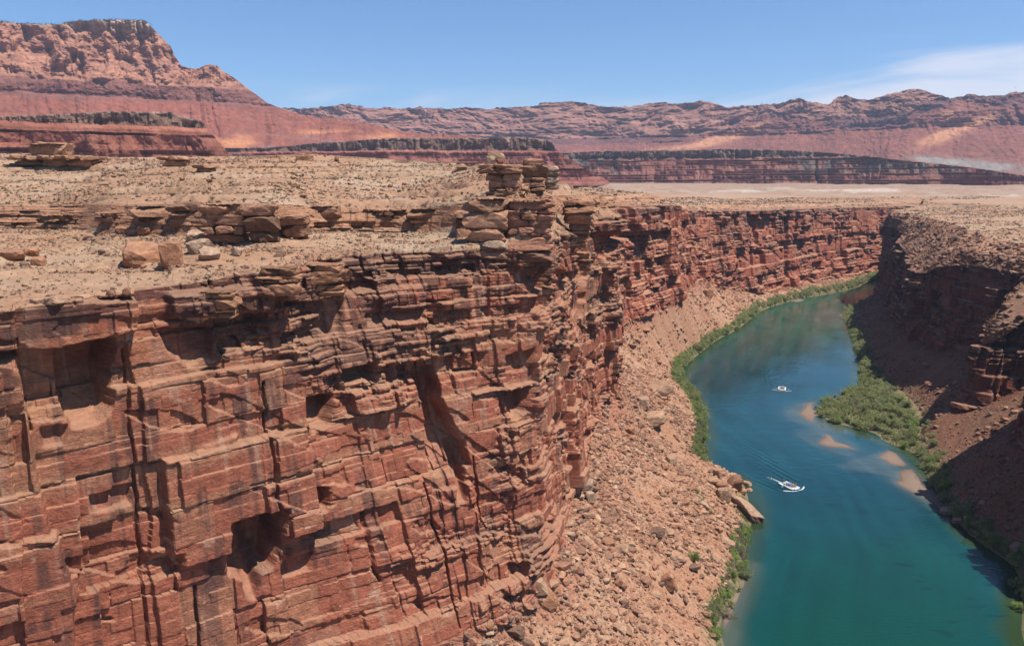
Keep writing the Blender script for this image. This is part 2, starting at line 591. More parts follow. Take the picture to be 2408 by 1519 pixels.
LRim = [(0, -148, 88, 121), (1, -88.5, 133, 120.5), (1.5, -79.5, 141, 121), (2, -72.5, 151, 121), (3, -52, 171.5, 122.5), (4, -41.5, 190, 124), (5, -1, 209, 124.5), (6, 10, 224, 125),
        (7, 28, 320, 125), (8, 48, 382, 126), (8.4, 40, 412, 126), (9, 25, 458, 126), (10, 70, 550, 124), (11, 130, 662, 122), (12, 180, 806, 112),
        (13, 262, 918, 108), (14, 340, 1010, 106), (15, 437, 1116, 104), (16, 556, 1216, 102), (17, 650, 1280, 102), (18, 1000, 1330, 103), (19, 1500, 1340, 104)]
LFoot = [(0, -290, 200, 127), (1, -160, 252, 127), (2, -111, 228, 127), (3, -66, 208, 127.5), (4, -51, 236, 127), (4.5, -27, 236, 127), (5, -3, 215, 128.5),
         (6, 7, 230, 129), (7, 25, 327, 129), (8, 45, 388, 129), (8.4, 36, 420, 129), (9, 20, 466, 129), (10, 66, 562, 127), (11, 124, 674, 125),
         (12, 172, 828, 114), (13, 253, 944, 110), (14, 330, 1040, 108), (15, 425, 1150, 106), (16, 540, 1260, 104), (17, 640, 1320, 104), (18, 1000, 1370, 105), (19, 1500, 1380, 106)]
LTop = [(0, -292, 206, 134), (1, -162, 258, 134), (2, -113, 235, 135), (3, -67, 214, 136), (4, -52, 242, 134), (4.5, -28, 242, 134), (5, -4, 222, 137.5),
        (6, 6, 238, 138), (7, 22, 331, 136), (8, 42, 393, 135), (8.4, 32, 426, 135), (9, 15, 474, 135), (10, 62, 570, 131), (11, 118, 682, 130),
        (12, 168, 840, 118), (13, 250, 956, 114), (14, 326, 1052, 111), (15, 421, 1162, 109), (16, 536, 1272, 107), (17, 636, 1332, 107), (18, 1000, 1382, 108), (19, 1500, 1392, 109)]
LCrest = [(0, -430, 350, 155), (1, -262, 400, 154.5), (2, -193, 400, 153.5), (3, -121, 400, 153.8), (4, -87, 400, 154.2), (4.5, -42, 390, 151.5), (5, -2, 325, 148.5),
          (6, 9, 300, 146.5), (7, 14, 348, 143.0), (8, 26, 402, 139), (8.4, 6, 440, 139), (9, -20, 510, 139), (10, 30, 650, 136), (11, 80, 800, 133),
          (12, 130, 960, 124), (13, 210, 1090, 120), (14, 290, 1190, 117), (15, 380, 1300, 115), (16, 500, 1400, 113), (17, 600, 1440, 113), (18, 1000, 1460, 114), (19, 1500, 1460, 115)]
LBack = [(0, -800, 700, 135), (1, -520, 800, 130), (2, -400, 810, 130), (3, -260, 830, 130), (4, -180, 840, 130), (4.5, -110, 840, 130), (5, -60, 780, 130),
         (6, -45, 760, 130), (7, -40, 760, 130), (8, -60, 800, 130), (8.4, -70, 820, 130), (9, -80, 900, 128), (10, -20, 1050, 127), (11, 30, 1200, 127),
         (12, 60, 1400, 122), (13, 150, 1500, 120), (14, 260, 1560, 118), (15, 360, 1600, 116), (16, 480, 1640, 114), (17, 600, 1660, 112), (18, 1000, 1740, 113), (19, 1500, 1740, 113)]
CURV_L = [LB, LBench, LBase, LRim, LFoot, LTop, LCrest, LBack]

# recesses and noses of the near cliff, traced where they sit on the face: outline, metres outward
FEAT = [([(-40, 716), (318, 700), (320, 772), (180, 818), (-40, 824)], 3.6),
        ([(-60, 824), (150, 820), (165, 1000), (60, 985), (50, 880), (30, 850), (-60, 850)], -2.2),
        ([(145, 815), (279, 800), (268, 900), (264, 962), (236, 992), (172, 1016), (152, 950)], -7.5),
        ([(-60, 845), (44, 838), (66, 960), (80, 1100), (120, 1260), (-60, 1260)], 2.6),
        ([(-60, 1270), (130, 1250), (150, 1330), (172, 1400), (170, 1519), (-60, 1519)], 3.4),
        ([(540, 1228), (664, 1188), (656, 1280), (640, 1330), (612, 1350), (600, 1412), (575, 1400), (572, 1360), (540, 1350)], -7.0),
        ([(395, 690), (640, 672), (648, 735), (400, 750)], 3.0),
        ([(378, 776), (498, 768), (494, 830), (452, 872), (400, 826)], -3.2),
        ([(588, 745), (625, 735), (632, 780), (605, 800)], -3.4),
        ([(600, 632), (806, 622), (808, 702), (700, 712), (600, 690)], 2.4),
        ([(985, 878), (1032, 868), (1042, 950), (1070, 1000), (1112, 1096), (1052, 1128), (1020, 1130), (1004, 960)], -6.5),
        ([(722, 938), (786, 930), (776, 1000), (738, 1022), (724, 985)], -5.0),
        ([(800, 868), (876, 852), (884, 900), (842, 892), (810, 905)], -4.2),
        ([(802, 690), (1000, 668), (1014, 850), (800, 868)], 1.6),
        ([(1200, 840), (1262, 822), (1252, 880), (1205, 882)], -3.8),
        ([(1204, 930), (1262, 905), (1240, 970), (1206, 990)], -4.2),
        ([(1064, 1052), (1098, 1040), (1100, 1100), (1096, 1180), (1072, 1190), (1080, 1120)], -4.5),
        ([(1396, 552), (1452, 552), (1436, 590), (1416, 618)], -4.0),
        ([(1310, 640), (1372, 636), (1366, 780), (1314, 782)], -3.0),
        ([(744, 1150), (770, 1145), (772, 1200), (752, 1212)], -3.6),
        ([(216, 1170), (322, 1142), (318, 1190), (222, 1212)], -2.6),
        ([(860, 740), (1004, 722), (1002, 750), (862, 768)], -2.2),
        ([(1050, 612), (1160, 606), (1160, 640), (1052, 650)], -2.2),
        ([(100, 1010), (166, 1004), (150, 1050), (104, 1058)], -2.0),
        ([(476, 1045), (560, 1020), (552, 1058), (486, 1070)], 1.0),
        ([(306, 1330), (420, 1290), (416, 1340), (312, 1372)], -1.6),
        ([(660, 1330), (740, 1300), (730, 1340), (668, 1368)], -2.4)]

shA = Sheet(CURV_L, [4, 100, 400, 150, 80, 290, 30], 0.35, 8.75, 0.00128, seed=5)


def build_side(sh, feats, cracks, bigs, names, labels, mats, top_of, seed, fine=1.0, beds=1.15, slope_beds=1.0, toe=0.0, tone=1.0, fs=1.0):
    seg, fr = sh.seg, sh.fr
    nr, nc = sh.P.shape[:2]
    P = sh.P
    D = np.zeros((nr, nc))
    H = np.zeros((nr, nc))
    col = np.zeros((nr, nc, 3))
    x, y, z = P[..., 0], P[..., 1], P[..., 2]
    # cliff
    rw = np.where(seg == 2)[0]
    sl_ = slice(rw[0] - 6, rw[-1] + 1)
    rimz = sh.C[3][None, :, 2]
    bias = 0.0
    if feats:       # the lower left of the near cliff is massive, its top and its far end thin bedded
        qx, qy = sh.px[sl_], sh.py[sl_]
        bias = -0.42 * sstep(760, 640, qx) * sstep(760, 860, qy) - 0.22 * sstep(860, 1000, qy) + 0.22 * sstep(760, 860, qx) * sstep(900, 760, qy) \
            + 0.10 * sstep(80, 0, qx) - 0.12 * sstep(1180, 1240, qx)
    d, t1, t2, t3, ms = rock(sh.S[sl_] / fs, z[sl_] / (1 + 0.7 * (fs - 1)), seed, beds=beds, big=bigs, fine=fine, bias=bias)
    if feats:
        jx = 4 * fbm(sh.S[sl_] / 5, z[sl_] / 4, seed + 500, 4)
        jy = 5 * fbm(sh.S[sl_] / 5 + 31, z[sl_] / 4, seed + 501, 4)
        pxx, pyy = sh.px[sl_] + jx, sh.py[sl_] + jy
        for poly, amt in feats:
            m = box(inpoly(pxx, pyy, poly).astype(float), 1, 2)
            if amt < 0:     # hollow under an overhang: deepest at its roof, running out at its foot
                ylo, yhi = min(q[1] for q in poly), max(q[1] for q in poly)
                m = m * (1 - np.clip((pyy - ylo) / (yhi - ylo), 0, 1) ** 3)
            d = d * (1 - m) + m * (amt * (1.5 if amt < -4 else 1.0) + (0.25 if amt < -4 else 0.6) * d)
    d = 0.75 * d + 0.25 * box(d, 1, 1)
    # the foot of the cliff steps outwards, the top weathers back
    g = (z[sl_] - sh.C[2][None, :, 2]) / (rimz - sh.C[2][None, :, 2])
    d = d + toe * sstep(0.25, 0.0, g)
    D[sl_] = d
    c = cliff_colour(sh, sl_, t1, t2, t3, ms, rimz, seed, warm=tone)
    col[sl_] = c
    rim_d = d[-1]
    base_d = d[6]
    # upper ledge
    rl = np.where(seg == 4)[0]
    sl2 = slice(rl[0], rl[-1] + 1)
    d2, u1, u2, u3, ms2 = rock(sh.S[sl2] * 1.35 + 40, z[sl2] * 1.5, seed + 50, beds=1.3, big=0.75, fine=0.9)
    gl = (z[sl2] - sh.C[4][None, :, 2]) / np.maximum(sh.C[5][None, :, 2] - sh.C[4][None, :, 2], 0.5)
    gap = sstep(0.30, 0.62, vn2(sh.S[sl2] / 16, gl * 0, seed + 77) + 0.2 * (1 - gl))
    d2 = d2 * 0.75 + 2.0 * sstep(0.15, 0.6, gl) * gap - 0.9
    D[sl2] = d2
    lc = np.array([0.45, 0.225, 0.125]) * (0.82 + 0.4 * u2)[..., None]
    dk = (sstep(0.15, 0.7, fbm(sh.S[sl2] / 5, z[sl2] / 5, seed + 401, 4) + 0.2 * ms2) * 0.55)[..., None]
    lc = lc * (1 - dk) + np.array([0.15, 0.075, 0.05]) * dk
    wt = (sstep(0.22, 0.05, gl) * sstep(0.5, 0.8, u1) * 0.6)[..., None]
    col[sl2] = lc * (1 - wt) + np.array([0.6, 0.47, 0.34]) * wt
    foot_d, top_d = d2[0], d2[-1]
    # slope between them
    r3 = np.where(seg == 3)[0]
    n3 = len(r3)
    dist = np.linalg.norm(P[r3][..., :2] - P[r3[0]][None, :, :2], axis=-1)
    dist2 = np.linalg.norm(P[r3][..., :2] - P[rl[0]][None, :, :2], axis=-1)
    D[r3] = rim_d[None] * np.exp(-dist / 4.0) + foot_d[None] * np.exp(-dist2 / 2.5)
    env = (1 - np.exp(-dist / 3)) * (1 - np.exp(-dist2 / 3))
    xx, yy, zz = x[r3], y[r3], z[r3]
    hh = 1.5 * fbm(xx / 24, yy / 24, seed + 600, 4) + 0.30 * fbm(xx / 3.2, yy / 3.2, seed + 601, 3)
    led = terrace(zz + hh, 1.5, 0.22, 0.8 * fbm(xx / 30, yy / 30, seed + 602, 3))
    msk = sstep(0.0, 0.35, fbm(xx / 28, yy / 28, seed + 603, 3))
    rimrock = np.exp(-dist / 5.0) * (cells(sh.S[r3], dist * 1.2, 4.0, 2.6, seed + 66)[5] * 0 + (hsh(cells(sh.S[r3], dist * 1.2, 4.0, 2.6, seed + 66)[1], cells(sh.S[r3], dist * 1.2, 4.0, 2.6, seed + 66)[0], seed + 67) - 0.45)) * 2.0
    H[r3] = env * (hh + slope_beds * led * msk * 0.9) + rimrock * (1 - np.exp(-dist / 0.8))
    cs = soil_colour(xx, yy, seed + 610)
    rr = (np.exp(-dist / 5.5) * sstep(0.35, 0.7, vn2(xx / 2.5, yy / 2.5, seed + 611)) * 0.75)[..., None]
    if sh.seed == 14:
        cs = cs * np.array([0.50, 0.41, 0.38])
    elif sh.seed == 9:
        cs = cs * np.array([0.85, 0.76, 0.72])
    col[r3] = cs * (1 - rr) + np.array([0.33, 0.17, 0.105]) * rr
    # talus
    for k in (0, 1):
        rk = np.where(seg == k)[0]
        xx, yy, zz = x[rk], y[rk], z[rk]
        if k == 1:
            f = fr[rk][:, None]
            hh = (1.9 * fbm(xx / 26, yy / 26, seed + 620, 4) + 0.55 * fbm(xx / 3.3, yy / 3.3, seed + 621, 4) + 0.5 * rdg(xx / 9, yy / 9, seed + 622, 3))
            H[rk] = hh * sstep(0, 0.12, f) * (1 - 0.4 * sstep(0.9, 1, f))
            D[rk] = base_d[None] * sstep(0.9, 1.0, f)
            k1 = sstep(-0.25, 0.35, 0.6 * fbm(xx / 18, yy / 18, seed + 623, 4) + 0.8 * fbm(xx / 34, yy / 4.5, seed + 625, 4))[..., None]
            ct = np.array([0.43, 0.215, 0.125]) * (1 - k1) + np.array([0.47, 0.27, 0.165]) * k1
            rd = (sstep(0.72, 0.95, f + 0.10 * fbm(xx / 9, yy / 9, seed + 624, 3)) * 0.8)[..., None]
            ct = ct * (1 - rd) + np.array([0.40, 0.165, 0.10]) * rd
            if sh is not shA and sh.seed == 14:      # rubble on this side coloured darker to deepen its shade
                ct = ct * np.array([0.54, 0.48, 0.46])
            gr = (sstep(0.10, 0.02, f) * 0.5)[..., None]
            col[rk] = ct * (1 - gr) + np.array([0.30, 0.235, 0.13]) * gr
        else:
            H[rk] = 0.0
            col[rk] = np.array([0.20, 0.165, 0.085])
    # plateau
    for k in (5, 6):
        rk = np.where(seg == k)[0]
        xx, yy, zz = x[rk], y[rk], z[rk]
        dist = np.linalg.norm(P[rk][..., :2] - P[rl[-1]][None, :, :2], axis=-1)
        D[rk] = top_d[None] * np.exp(-dist / 3.0)
        env = 1 - np.exp(-dist / 4)
        if sh.seed == 9:
            xx, yy = xx / 2.2, yy / 2.2
        hh = (2.0 if sh.seed != 9 else 3.6) * fbm(xx / 38, yy / 38, seed + 630, 5) + 0.35 * fbm(xx / 4, yy / 4, seed + 631, 3)
        led = terrace(zz + hh, 2.3, 0.30, 1.2 * fbm(xx / 60, yy / 60, seed + 632, 3))
        msk = sstep(-0.12, 0.22, fbm(xx / 30, yy / 22, seed + 633, 3))
        if k == 6:
            hh = hh * 0.4
            led = led * 0
        H[rk] = env * (hh + slope_beds * led * msk)
        cs = soil_colour(xx, yy, seed + 610)
        lm = (sstep(0.7, 1.3, np.abs(led)) * msk * 0.5)[..., None]
        col[rk] = cs * (1 - lm) + np.array([0.36, 0.20, 0.125]) * lm
    # ragged edge of the rim
    H[rw[-3]:rw[-1] + 1] += 0
    b = sh.first
    finish(sh, D, H, col, [(0, b[2]), (b[2], b[3]), (b[3], b[4]), (b[4], b[5]), (b[5], b[7])], mats, names, labels)


build_side(shA, FEAT, None, 1.0,
           ['talus_slope', 'cliff', 'rock_bench', 'rock_ledge', 'plateau'],
           ['rubble slope between the near red cliff and the river', 'sheer bedded red sandstone cliff on the near left',
            'sandy bench on top of the near red cliff', 'broken tan rock ledge above the sandy bench', 'tan desert plateau rising to the skyline on the left'],
           [M_talus, M_cliff, M_soil, M_cliff, M_soil], 124, 5, toe=1.2)

shB = Sheet(CURV_L, [3, 70, 190, 30, 40, 80, 60], 8.7, 18.9, 0.00105, seed=9)
build_side(shB, [], None, 2.4,
           ['talus_slope', 'cliff', 'rock_bench', 'rock_ledge', 'plateau'],
           ['rubble slope beyond the bend along the left bank', 'far banded cliff along the outer bank of the river bend',
            'narrow bench on the far cliff', 'dark ledge under the far plateau edge', 'pale plateau beyond the far cliff'],
           [M_talus, M_cliff_far, M_soil, M_cliff_far, M_soil], 110, 9, fine=1.4, beds=1.25, toe=3.0, tone=np.array([0.98, 0.86, 0.86]), fs=2.1)

# ------------------------------------------------------------------ right side of the canyon
RB = [(-1, 1000, 1200, -1), (0, 672, 1175, -1), (1, 462, 992, -1), (1.5, 415, 930, -1), (2, 368, 868, -1), (2.5, 327, 763, -1), (3, 304, 693, -1), (3.6, 262, 592, -1),
      (4, 239, 541, -1), (4.3, 217, 520, -1), (4.6, 197, 503, -1), (4.8, 185, 490, -1), (5, 178, 474, -1), (5.2, 181, 459, -1), (5.5, 200, 438, -1),
      (5.8, 202, 423, -1), (6.3, 211, 401, -1), (6.8, 204, 378, -1), (7.6, 190, 328, -1), (8, 185, 303, -1), (8.3, 186, 285, -1), (8.6, 184, 272, -1),
      (9, 171, 249, -1), (9.4, 158, 227, -1), (10, 150, 180, -1), (11, 150, 60, -1)]
RBench = [(-1, 1000, 1197, 2.5), (0, 680, 1171, 2.5), (1, 466, 990, 2.5), (2, 378, 864, 3), (2.5, 336, 760, 3), (3, 314, 690, 3.5), (3.6, 276, 592, 4), (4, 264, 545, 4.5),
          (4.6, 258, 510, 5), (5, 250, 475, 5), (5.5, 236, 440, 4.5), (5.8, 226, 423, 4), (6.3, 219, 401, 3.5), (6.8, 211, 378, 3.5), (7.6, 196, 328, 3.5),
          (8, 192, 303, 3.5), (8.6, 192, 272, 3.5), (9, 180, 249, 3.5), (9.4, 167, 227, 3.5), (10, 160, 180, 3.5), (11, 160, 60, 3.5)]
RBase = [(-1, 1000, 1190, 8), (0, 690, 1165, 8), (1, 468, 990, 8), (2, 408, 850, 14), (2.5, 364, 757, 20), (3, 338, 680, 22), (3.6, 301, 590, 25), (4, 288, 540, 28), (4.6, 288, 505, 33), (5, 292, 470, 38), (5.5, 278, 448, 32), (5.8, 250, 433, 20), (6.1, 252, 419, 20), (6.5, 284, 402, 42), (6.9, 284, 374, 44), (7.2, 236, 354, 32), (7.4, 224, 342, 28), (7.6, 219, 318, 28), (8.6, 212, 270, 28), (9, 206, 240, 28), (10, 200, 170, 28), (11, 200, 60, 28)]
RWall = [(-1, 1003, 1193, 88), (0, 693, 1168, 88), (1, 471, 993, 88), (2, 414, 853, 88), (2.5, 370, 760, 82), (3, 344, 683, 74), (3.6, 307, 593, 74), (4, 295, 543, 84), (4.6, 295, 508, 88), (5, 298, 473, 88), (5.5, 286, 451, 84), (5.8, 256, 436, 56), (6.1, 258, 422, 56), (6.5, 290, 405, 82), (6.9, 290, 377, 84), (7.2, 240, 356, 78), (7.4, 228, 344, 78), (7.6, 223, 320, 78), (8.6, 216, 272, 78), (9, 210, 242, 78), (10, 204, 172, 78), (11, 204, 62, 78)]
RSlope = [(-1, 1006, 1195, 98), (0, 696, 1170, 98), (1, 474, 995, 98), (2, 421, 855, 98), (2.5, 386, 762, 93), (3, 360, 685, 90), (3.6, 324, 595, 90), (4, 308, 545, 95), (4.6, 306, 510, 96), (5, 307, 475, 96), (5.5, 300, 453, 94), (5.8, 288, 438, 80), (6.1, 288, 424, 80), (6.5, 300, 407, 92), (6.9, 297, 379, 96), (7.2, 249, 357, 85), (7.4, 237, 345, 85), (7.6, 232, 321, 85), (8.6, 225, 273, 85), (9, 219, 243, 85), (10, 213, 173, 85), (11, 213, 63, 85)]
REdge = [(-1, 1009, 1197, 106), (0, 699, 1172, 106), (1, 477, 997, 106), (2, 433, 857, 106), (2.5, 402, 764, 106), (3, 380, 687, 105), (3.6, 344, 597, 104), (4, 333, 547, 103), (4.6, 328, 512, 101), (5, 317, 477, 101), (5.5, 312, 455, 101), (5.8, 306, 440, 101), (6.1, 306, 426, 101), (6.5, 312, 409, 101), (6.9, 309, 381, 101), (7.2, 282, 361, 101), (7.4, 270, 349, 101), (7.6, 265, 325, 101), (8.6, 258, 277, 101), (9, 252, 247, 101), (10, 246, 177, 101), (11, 246, 67, 101)]
RPlat = [(-1, 1050, 1330, 109), (0, 760, 1420, 109), (1, 640, 1220, 109), (2, 640, 1000, 110), (2.5, 620, 860, 110), (3, 600, 740, 109), (3.6, 590, 620, 108), (4, 590, 560, 108),
         (4.6, 595, 510, 107), (5, 600, 470, 107), (5.5, 600, 450, 107), (5.8, 600, 437, 107), (6.1, 600, 415, 107), (6.5, 600, 395, 108), (7.6, 580, 330, 110),
         (8.6, 560, 270, 112), (9, 550, 240, 112), (10, 540, 170, 113), (11, 540, 60, 113)]
RFar = [(-1, 1500, 1420, 118), (0, 1500, 1560, 120), (1, 1500, 1800, 122), (2, 1500, 1500, 122), (2.5, 1600, 1250, 122), (3, 1600, 1050, 121), (3.6, 1600, 850, 120), (4, 1600, 760, 120),
        (4.6, 1600, 650, 120), (5, 1600, 560, 120), (5.5, 1600, 500, 120), (5.8, 1600, 470, 120), (6.1, 1600, 430, 120), (6.5, 1600, 395, 120), (7.6, 1600, 300, 120),
        (8.6, 1600, 220, 120), (9, 1600, 180, 120), (10, 1600, 100, 120), (11, 1600, 0, 120)]
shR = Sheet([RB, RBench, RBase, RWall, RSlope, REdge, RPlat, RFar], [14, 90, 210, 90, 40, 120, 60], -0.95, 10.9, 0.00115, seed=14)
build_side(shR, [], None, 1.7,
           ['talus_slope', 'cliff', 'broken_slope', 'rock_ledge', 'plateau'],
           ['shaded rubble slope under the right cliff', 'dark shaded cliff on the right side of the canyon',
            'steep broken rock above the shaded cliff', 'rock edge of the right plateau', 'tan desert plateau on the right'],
           [M_talus, M_cliff_far, M_cliff, M_cliff, M_soil], 105, 14, fine=1.5, beds=1.3, toe=2.5, slope_beds=2.6, tone=np.array([0.52, 0.45, 0.44]), fs=1.9)  # tone: dark varnish of this wall, plus deeper shade put into the colour

# ------------------------------------------------------------------ river
bankL = hermite([p[:3] for p in LB], np.linspace(0, 19, 560))
bankR = hermite([p[:3] for p in RB], np.linspace(-1, 11, 560))


def near_dist(x, y, line):
    """Distance to a polyline, in chunks."""
    x, y = np.asarray(x, float).ravel(), np.asarray(y, float).ravel()
    out = np.empty(x.shape)
    for a in range(0, len(x), 20000):
        b = min(a + 20000, len(x))
        out[a:b] = np.sqrt(((x[a:b, None] - line[None, :, 0]) ** 2 + (y[a:b, None] - line[None, :, 1]) ** 2).min(1))
    return out


def zpx(pts):       # outline traced on the water surface
    X, Y = at_z([p[0] for p in pts], [p[1] for p in pts])
    return np.stack([X, Y], 1)


def spline_closed(p, n=80):
    p = np.asarray(p)
    k = len(p)
    t = np.linspace(0, k, n, endpoint=False)
    i = t.astype(int)
    f = (t - i)[:, None]
    a, b, c, d = p[(i - 1) % k], p[i % k], p[(i + 1) % k], p[(i + 2) % k]
    return 0.5 * (2 * b + (c - a) * f + (2 * a - 5 * b + 4 * c - d) * f * f + (3 * b - a - 3 * c + d) * f**3)


BARS = [([(1941, 1021), (1937, 1030), (1924, 1042), (1948, 1050), (1978, 1052), (2006, 1055), (1988, 1046), (1964, 1040), (1952, 1026)], 'boot shaped sandbar in mid river above the nearer raft'),
        ([(2090, 1060), (2076, 1066), (2066, 1075), (2085, 1084), (2096, 1092), (2122, 1096), (2130, 1092), (2118, 1078), (2106, 1066)], 'rounded sandbar between the two others off the right bank'),
        ([(2145, 1104), (2128, 1104), (2116, 1112), (2120, 1128), (2108, 1134), (2122, 1144), (2150, 1160), (2180, 1174), (2205, 1190), (2228, 1205), (2222, 1188), (2206, 1172), (2196, 1158), (2172, 1144), (2160, 1124)],
         'long tan sandbar lying along the right bank'),
        ([(1912, 946), (1898, 950), (1892, 960), (1880, 972), (1894, 984), (1912, 993), (1914, 980), (1930, 972), (1914, 962), (1904, 955)], 'curved sand spit at the tip of the green point'),
        ([(1975, 740), (1982, 748), (2003, 752), (2008, 742), (1992, 736)], 'tiny pale sandbar under the shaded corner of the cliff'),
        ([(1752, 1352), (1748, 1376), (1716, 1452), (1702, 1475), (1700, 1440), (1722, 1385), (1738, 1356)], 'narrow sand beach along the near left bank'),
        ([(1880, 703), (1862, 709), (1878, 710), (1892, 705)], 'thin sand strip under the bushes of the far bank')]
bars = []
for i_, (p, _) in enumerate(BARS):
    q_ = zpx(p)
    w_ = 0.35 * spline_closed(q_) + 0.65 * np.stack([np.interp(np.linspace(0, len(q_), 80, endpoint=False), np.arange(len(q_) + 1), np.append(q_[:, k], q_[0, k])) for k in (0, 1)], 1)
    bars.append(w_ + 0.5 * np.stack([fbm(w_[:, 0] / 4, w_[:, 1] / 4, 60 + i_, 3), fbm(w_[:, 0] / 4, w_[:, 1] / 4, 80 + i_, 3)], 1))
SUB = [([(1880, 1020), (1930, 1010), (2010, 1050), (1990, 1068), (1930, 1050)], 7), ([(1985, 1096), (2040, 1074), (2090, 1066), (2150, 1112), (2110, 1120), (2040, 1106)], 6),
       ([(2100, 1130), (2190, 1190), (2228, 1216), (2240, 1210), (2160, 1120)], 6), ([(1850, 975), (1900, 950), (1990, 1015), (1900, 998)], 9),
       ([(1930, 735), (2000, 735), (2000, 765), (1950, 760)], 30), ([(1700, 1500), (1750, 1360), (1775, 1330), (1745, 1440), (1722, 1519)], 5)]

NX, NY = 560, 470
gx = np.linspace(1180, 2900, NX)
gy = np.concatenate([np.linspace(622, 1600, NY - 40), np.linspace(1610, 2600, 40)])
GX, GY = np.meshgrid(gx, gy)
wx, wy = at_z(GX, GY)
dl = near_dist(wx, wy, bankL).reshape(wx.shape)
dr = near_dist(wx, wy, bankR).reshape(wx.shape)
deep = np.minimum(dl, dr * 1.1)
c_deep = np.array([0.001, 0.036, 0.060])
c_teal = np.array([0.006, 0.056, 0.060])
c_near = np.array([0.001, 0.058, 0.038])
c_olive = np.array([0.040, 0.062, 0.020])
c_sand = np.array([0.155, 0.155, 0.135])
k = sstep(430, 230, wy + 14 * fbm(wx / 40, wy / 40, 3, 3))[..., None]
k2 = sstep(560, 800, wy)[..., None]
wc = c_deep * (1 - k) + c_near * k
km = (sstep(330, 420, wy) * 0.45)[..., None]
wc = wc * (1 - km) + np.array([0.012, 0.085, 0.075]) * km
wc = wc * (1 - k2) + np.array([0.030, 0.105, 0.070]) * k2
f = (sstep(26, 3, deep + 5 * fbm(wx / 25, wy / 25, 4, 3)) * 0.5)[..., None]
wc = wc * (1 - f) + c_teal * 1.2 * f
f = (sstep(9, 0, deep + 3 * fbm(wx / 10, wy / 14, 5, 3)) * 0.85)[..., None]
wc = wc * (1 - f) + c_olive * f
weed = sstep(0.30, 0.6, fbm(wx / 9 + wy / 30, wy / 3.0, 8, 4)) * sstep(120, 150, wx) * sstep(420, 330, wy)
wc = wc * (1 - 0.45 * weed[..., None])
for poly, soft in SUB:
    w = spline_closed(zpx(poly), 60)
    ins = inpoly(wx, wy, w)
    dd = near_dist(wx, wy, w).reshape(wx.shape)
    f = np.where(ins, 1.0, np.exp(-(dd / (soft * 0.45)) ** 1.3)) * (0.62 + 0.3 * fbm(wx / 12, wy / 12, 6, 3))
    f = np.clip(f * 0.50, 0, 1)[..., None]
    wc = wc * (1 - f) + c_sand * f
for w in bars:
    dd = near_dist(wx, wy, w).reshape(wx.shape)
    f = np.where(inpoly(wx, wy, w), 1.0, np.exp(-dd / 1.2))[..., None] * 0.7
    wc = wc * (1 - f) + c_sand * f
# waves: wind ripples and the wakes of the rafts
RAFTS = [(1862, 1150, 5.6, 0.42, 11.0), (1841, 917, 5.2, -0.35, 9.0)]
cur = 0.5 * fbm(wx / 16 + wy / 60, wy / 26, 24, 4) + 0.8 * fbm((dl - dr) / 9, (wy + 0.5 * wx) / 70, 25, 4)
wc = wc * (1 + 0.40 * cur * sstep(200, 300, wy))[..., None]
wz = 0.07 * fbm(wx / 5, wy / 2.2, 21, 3) * sstep(250, 420, wy) * (0.6 + 1.2 * sstep(-0.2, 0.4, cur))
for i, (rx, ry, wdt, ang, ln) in enumerate(RAFTS):
    x0, y0 = at_z(rx, ry)
    # raft heads towards the camera: wake spreads up-river behind the bow
    hx, hy = math.sin(ang), -math.cos(ang)
    ax = -((wx - x0) * hx + (wy - y0) * hy) + 4.0        # distance astern of the bow
    la = np.abs((wx - x0) * (-hy) + (wy - y0) * hx)
    arm = la - ax * 0.36 - 2.0
    amp = np.exp(-(arm / (3.0 + 0.06 * np.maximum(ax, 0))) ** 2) * sstep(1, 8, ax) * np.exp(-np.maximum(ax, 0) / (38.0 if i == 0 else 20.0))
    wz = wz + (0.42 if i == 0 else 0.2) * amp * np.cos(2 * np.pi * (arm + 0.25 * ax) / 3.4)
    ins = sstep(0, -6, arm) * sstep(4, 20, ax) * np.exp(-np.maximum(ax, 0) / 70.0)
    wz = wz + 0.16 * ins * fbm(wx / 3.0, wy / 1.6, 33 + i, 3)
M_water = bpy.data.materials.new('river_water')
M_water.use_nodes = True
nt = M_water.node_tree
b = nt.nodes['Principled BSDF']
at = mk(nt, 'ShaderNodeAttribute', attribute_name='tint')
lk(nt, at.outputs['Color'], b.inputs['Base Color'])
b.inputs['Roughness'].default_value = 0.045
b.inputs['IOR'].default_value = 1.33
b.inputs['Specular IOR Level'].default_value = 0.5
tcn = mk(nt, 'ShaderNodeTexCoord')
mp = mk(nt, 'ShaderNodeMapping')
mp.inputs['Scale'].default_value = (0.35, 0.8, 1)
mp.inputs['Rotation'].default_value = (0, 0, 0.35)
lk(nt, tcn.outputs['Object'], mp.inputs[0])
n1 = mk(nt, 'ShaderNodeTexNoise')
n1.inputs['Scale'].default_value = 0.9
n1.inputs['Detail'].default_value = 5
n1.inputs['Roughness'].default_value = 0.6
lk(nt, mp.outputs[0], n1.inputs['Vector'])
n2 = mk(nt, 'ShaderNodeTexNoise')
n2.inputs['Scale'].default_value = 0.02
n2.inputs['Detail'].default_value = 3
lk(nt, tcn.outputs['Object'], n2.inputs['Vector'])
bp = mk(nt, 'ShaderNodeBump')
lk(nt, ramp(nt, n2.outputs[0], 0.4, 0.6, 0.35, 1.0), bp.inputs['Strength'])
bp.inputs['Distance'].default_value = 0.10
lk(nt, n1.outputs[0], bp.inputs['Height'])
lk(nt, bp.outputs[0], b.inputs['Normal'])
me = grid_mesh('river', wx, wy, wz, wc, smooth=True)
setp(link('river', me, M_water), 'blue green river winding through the canyon', kind='structure')

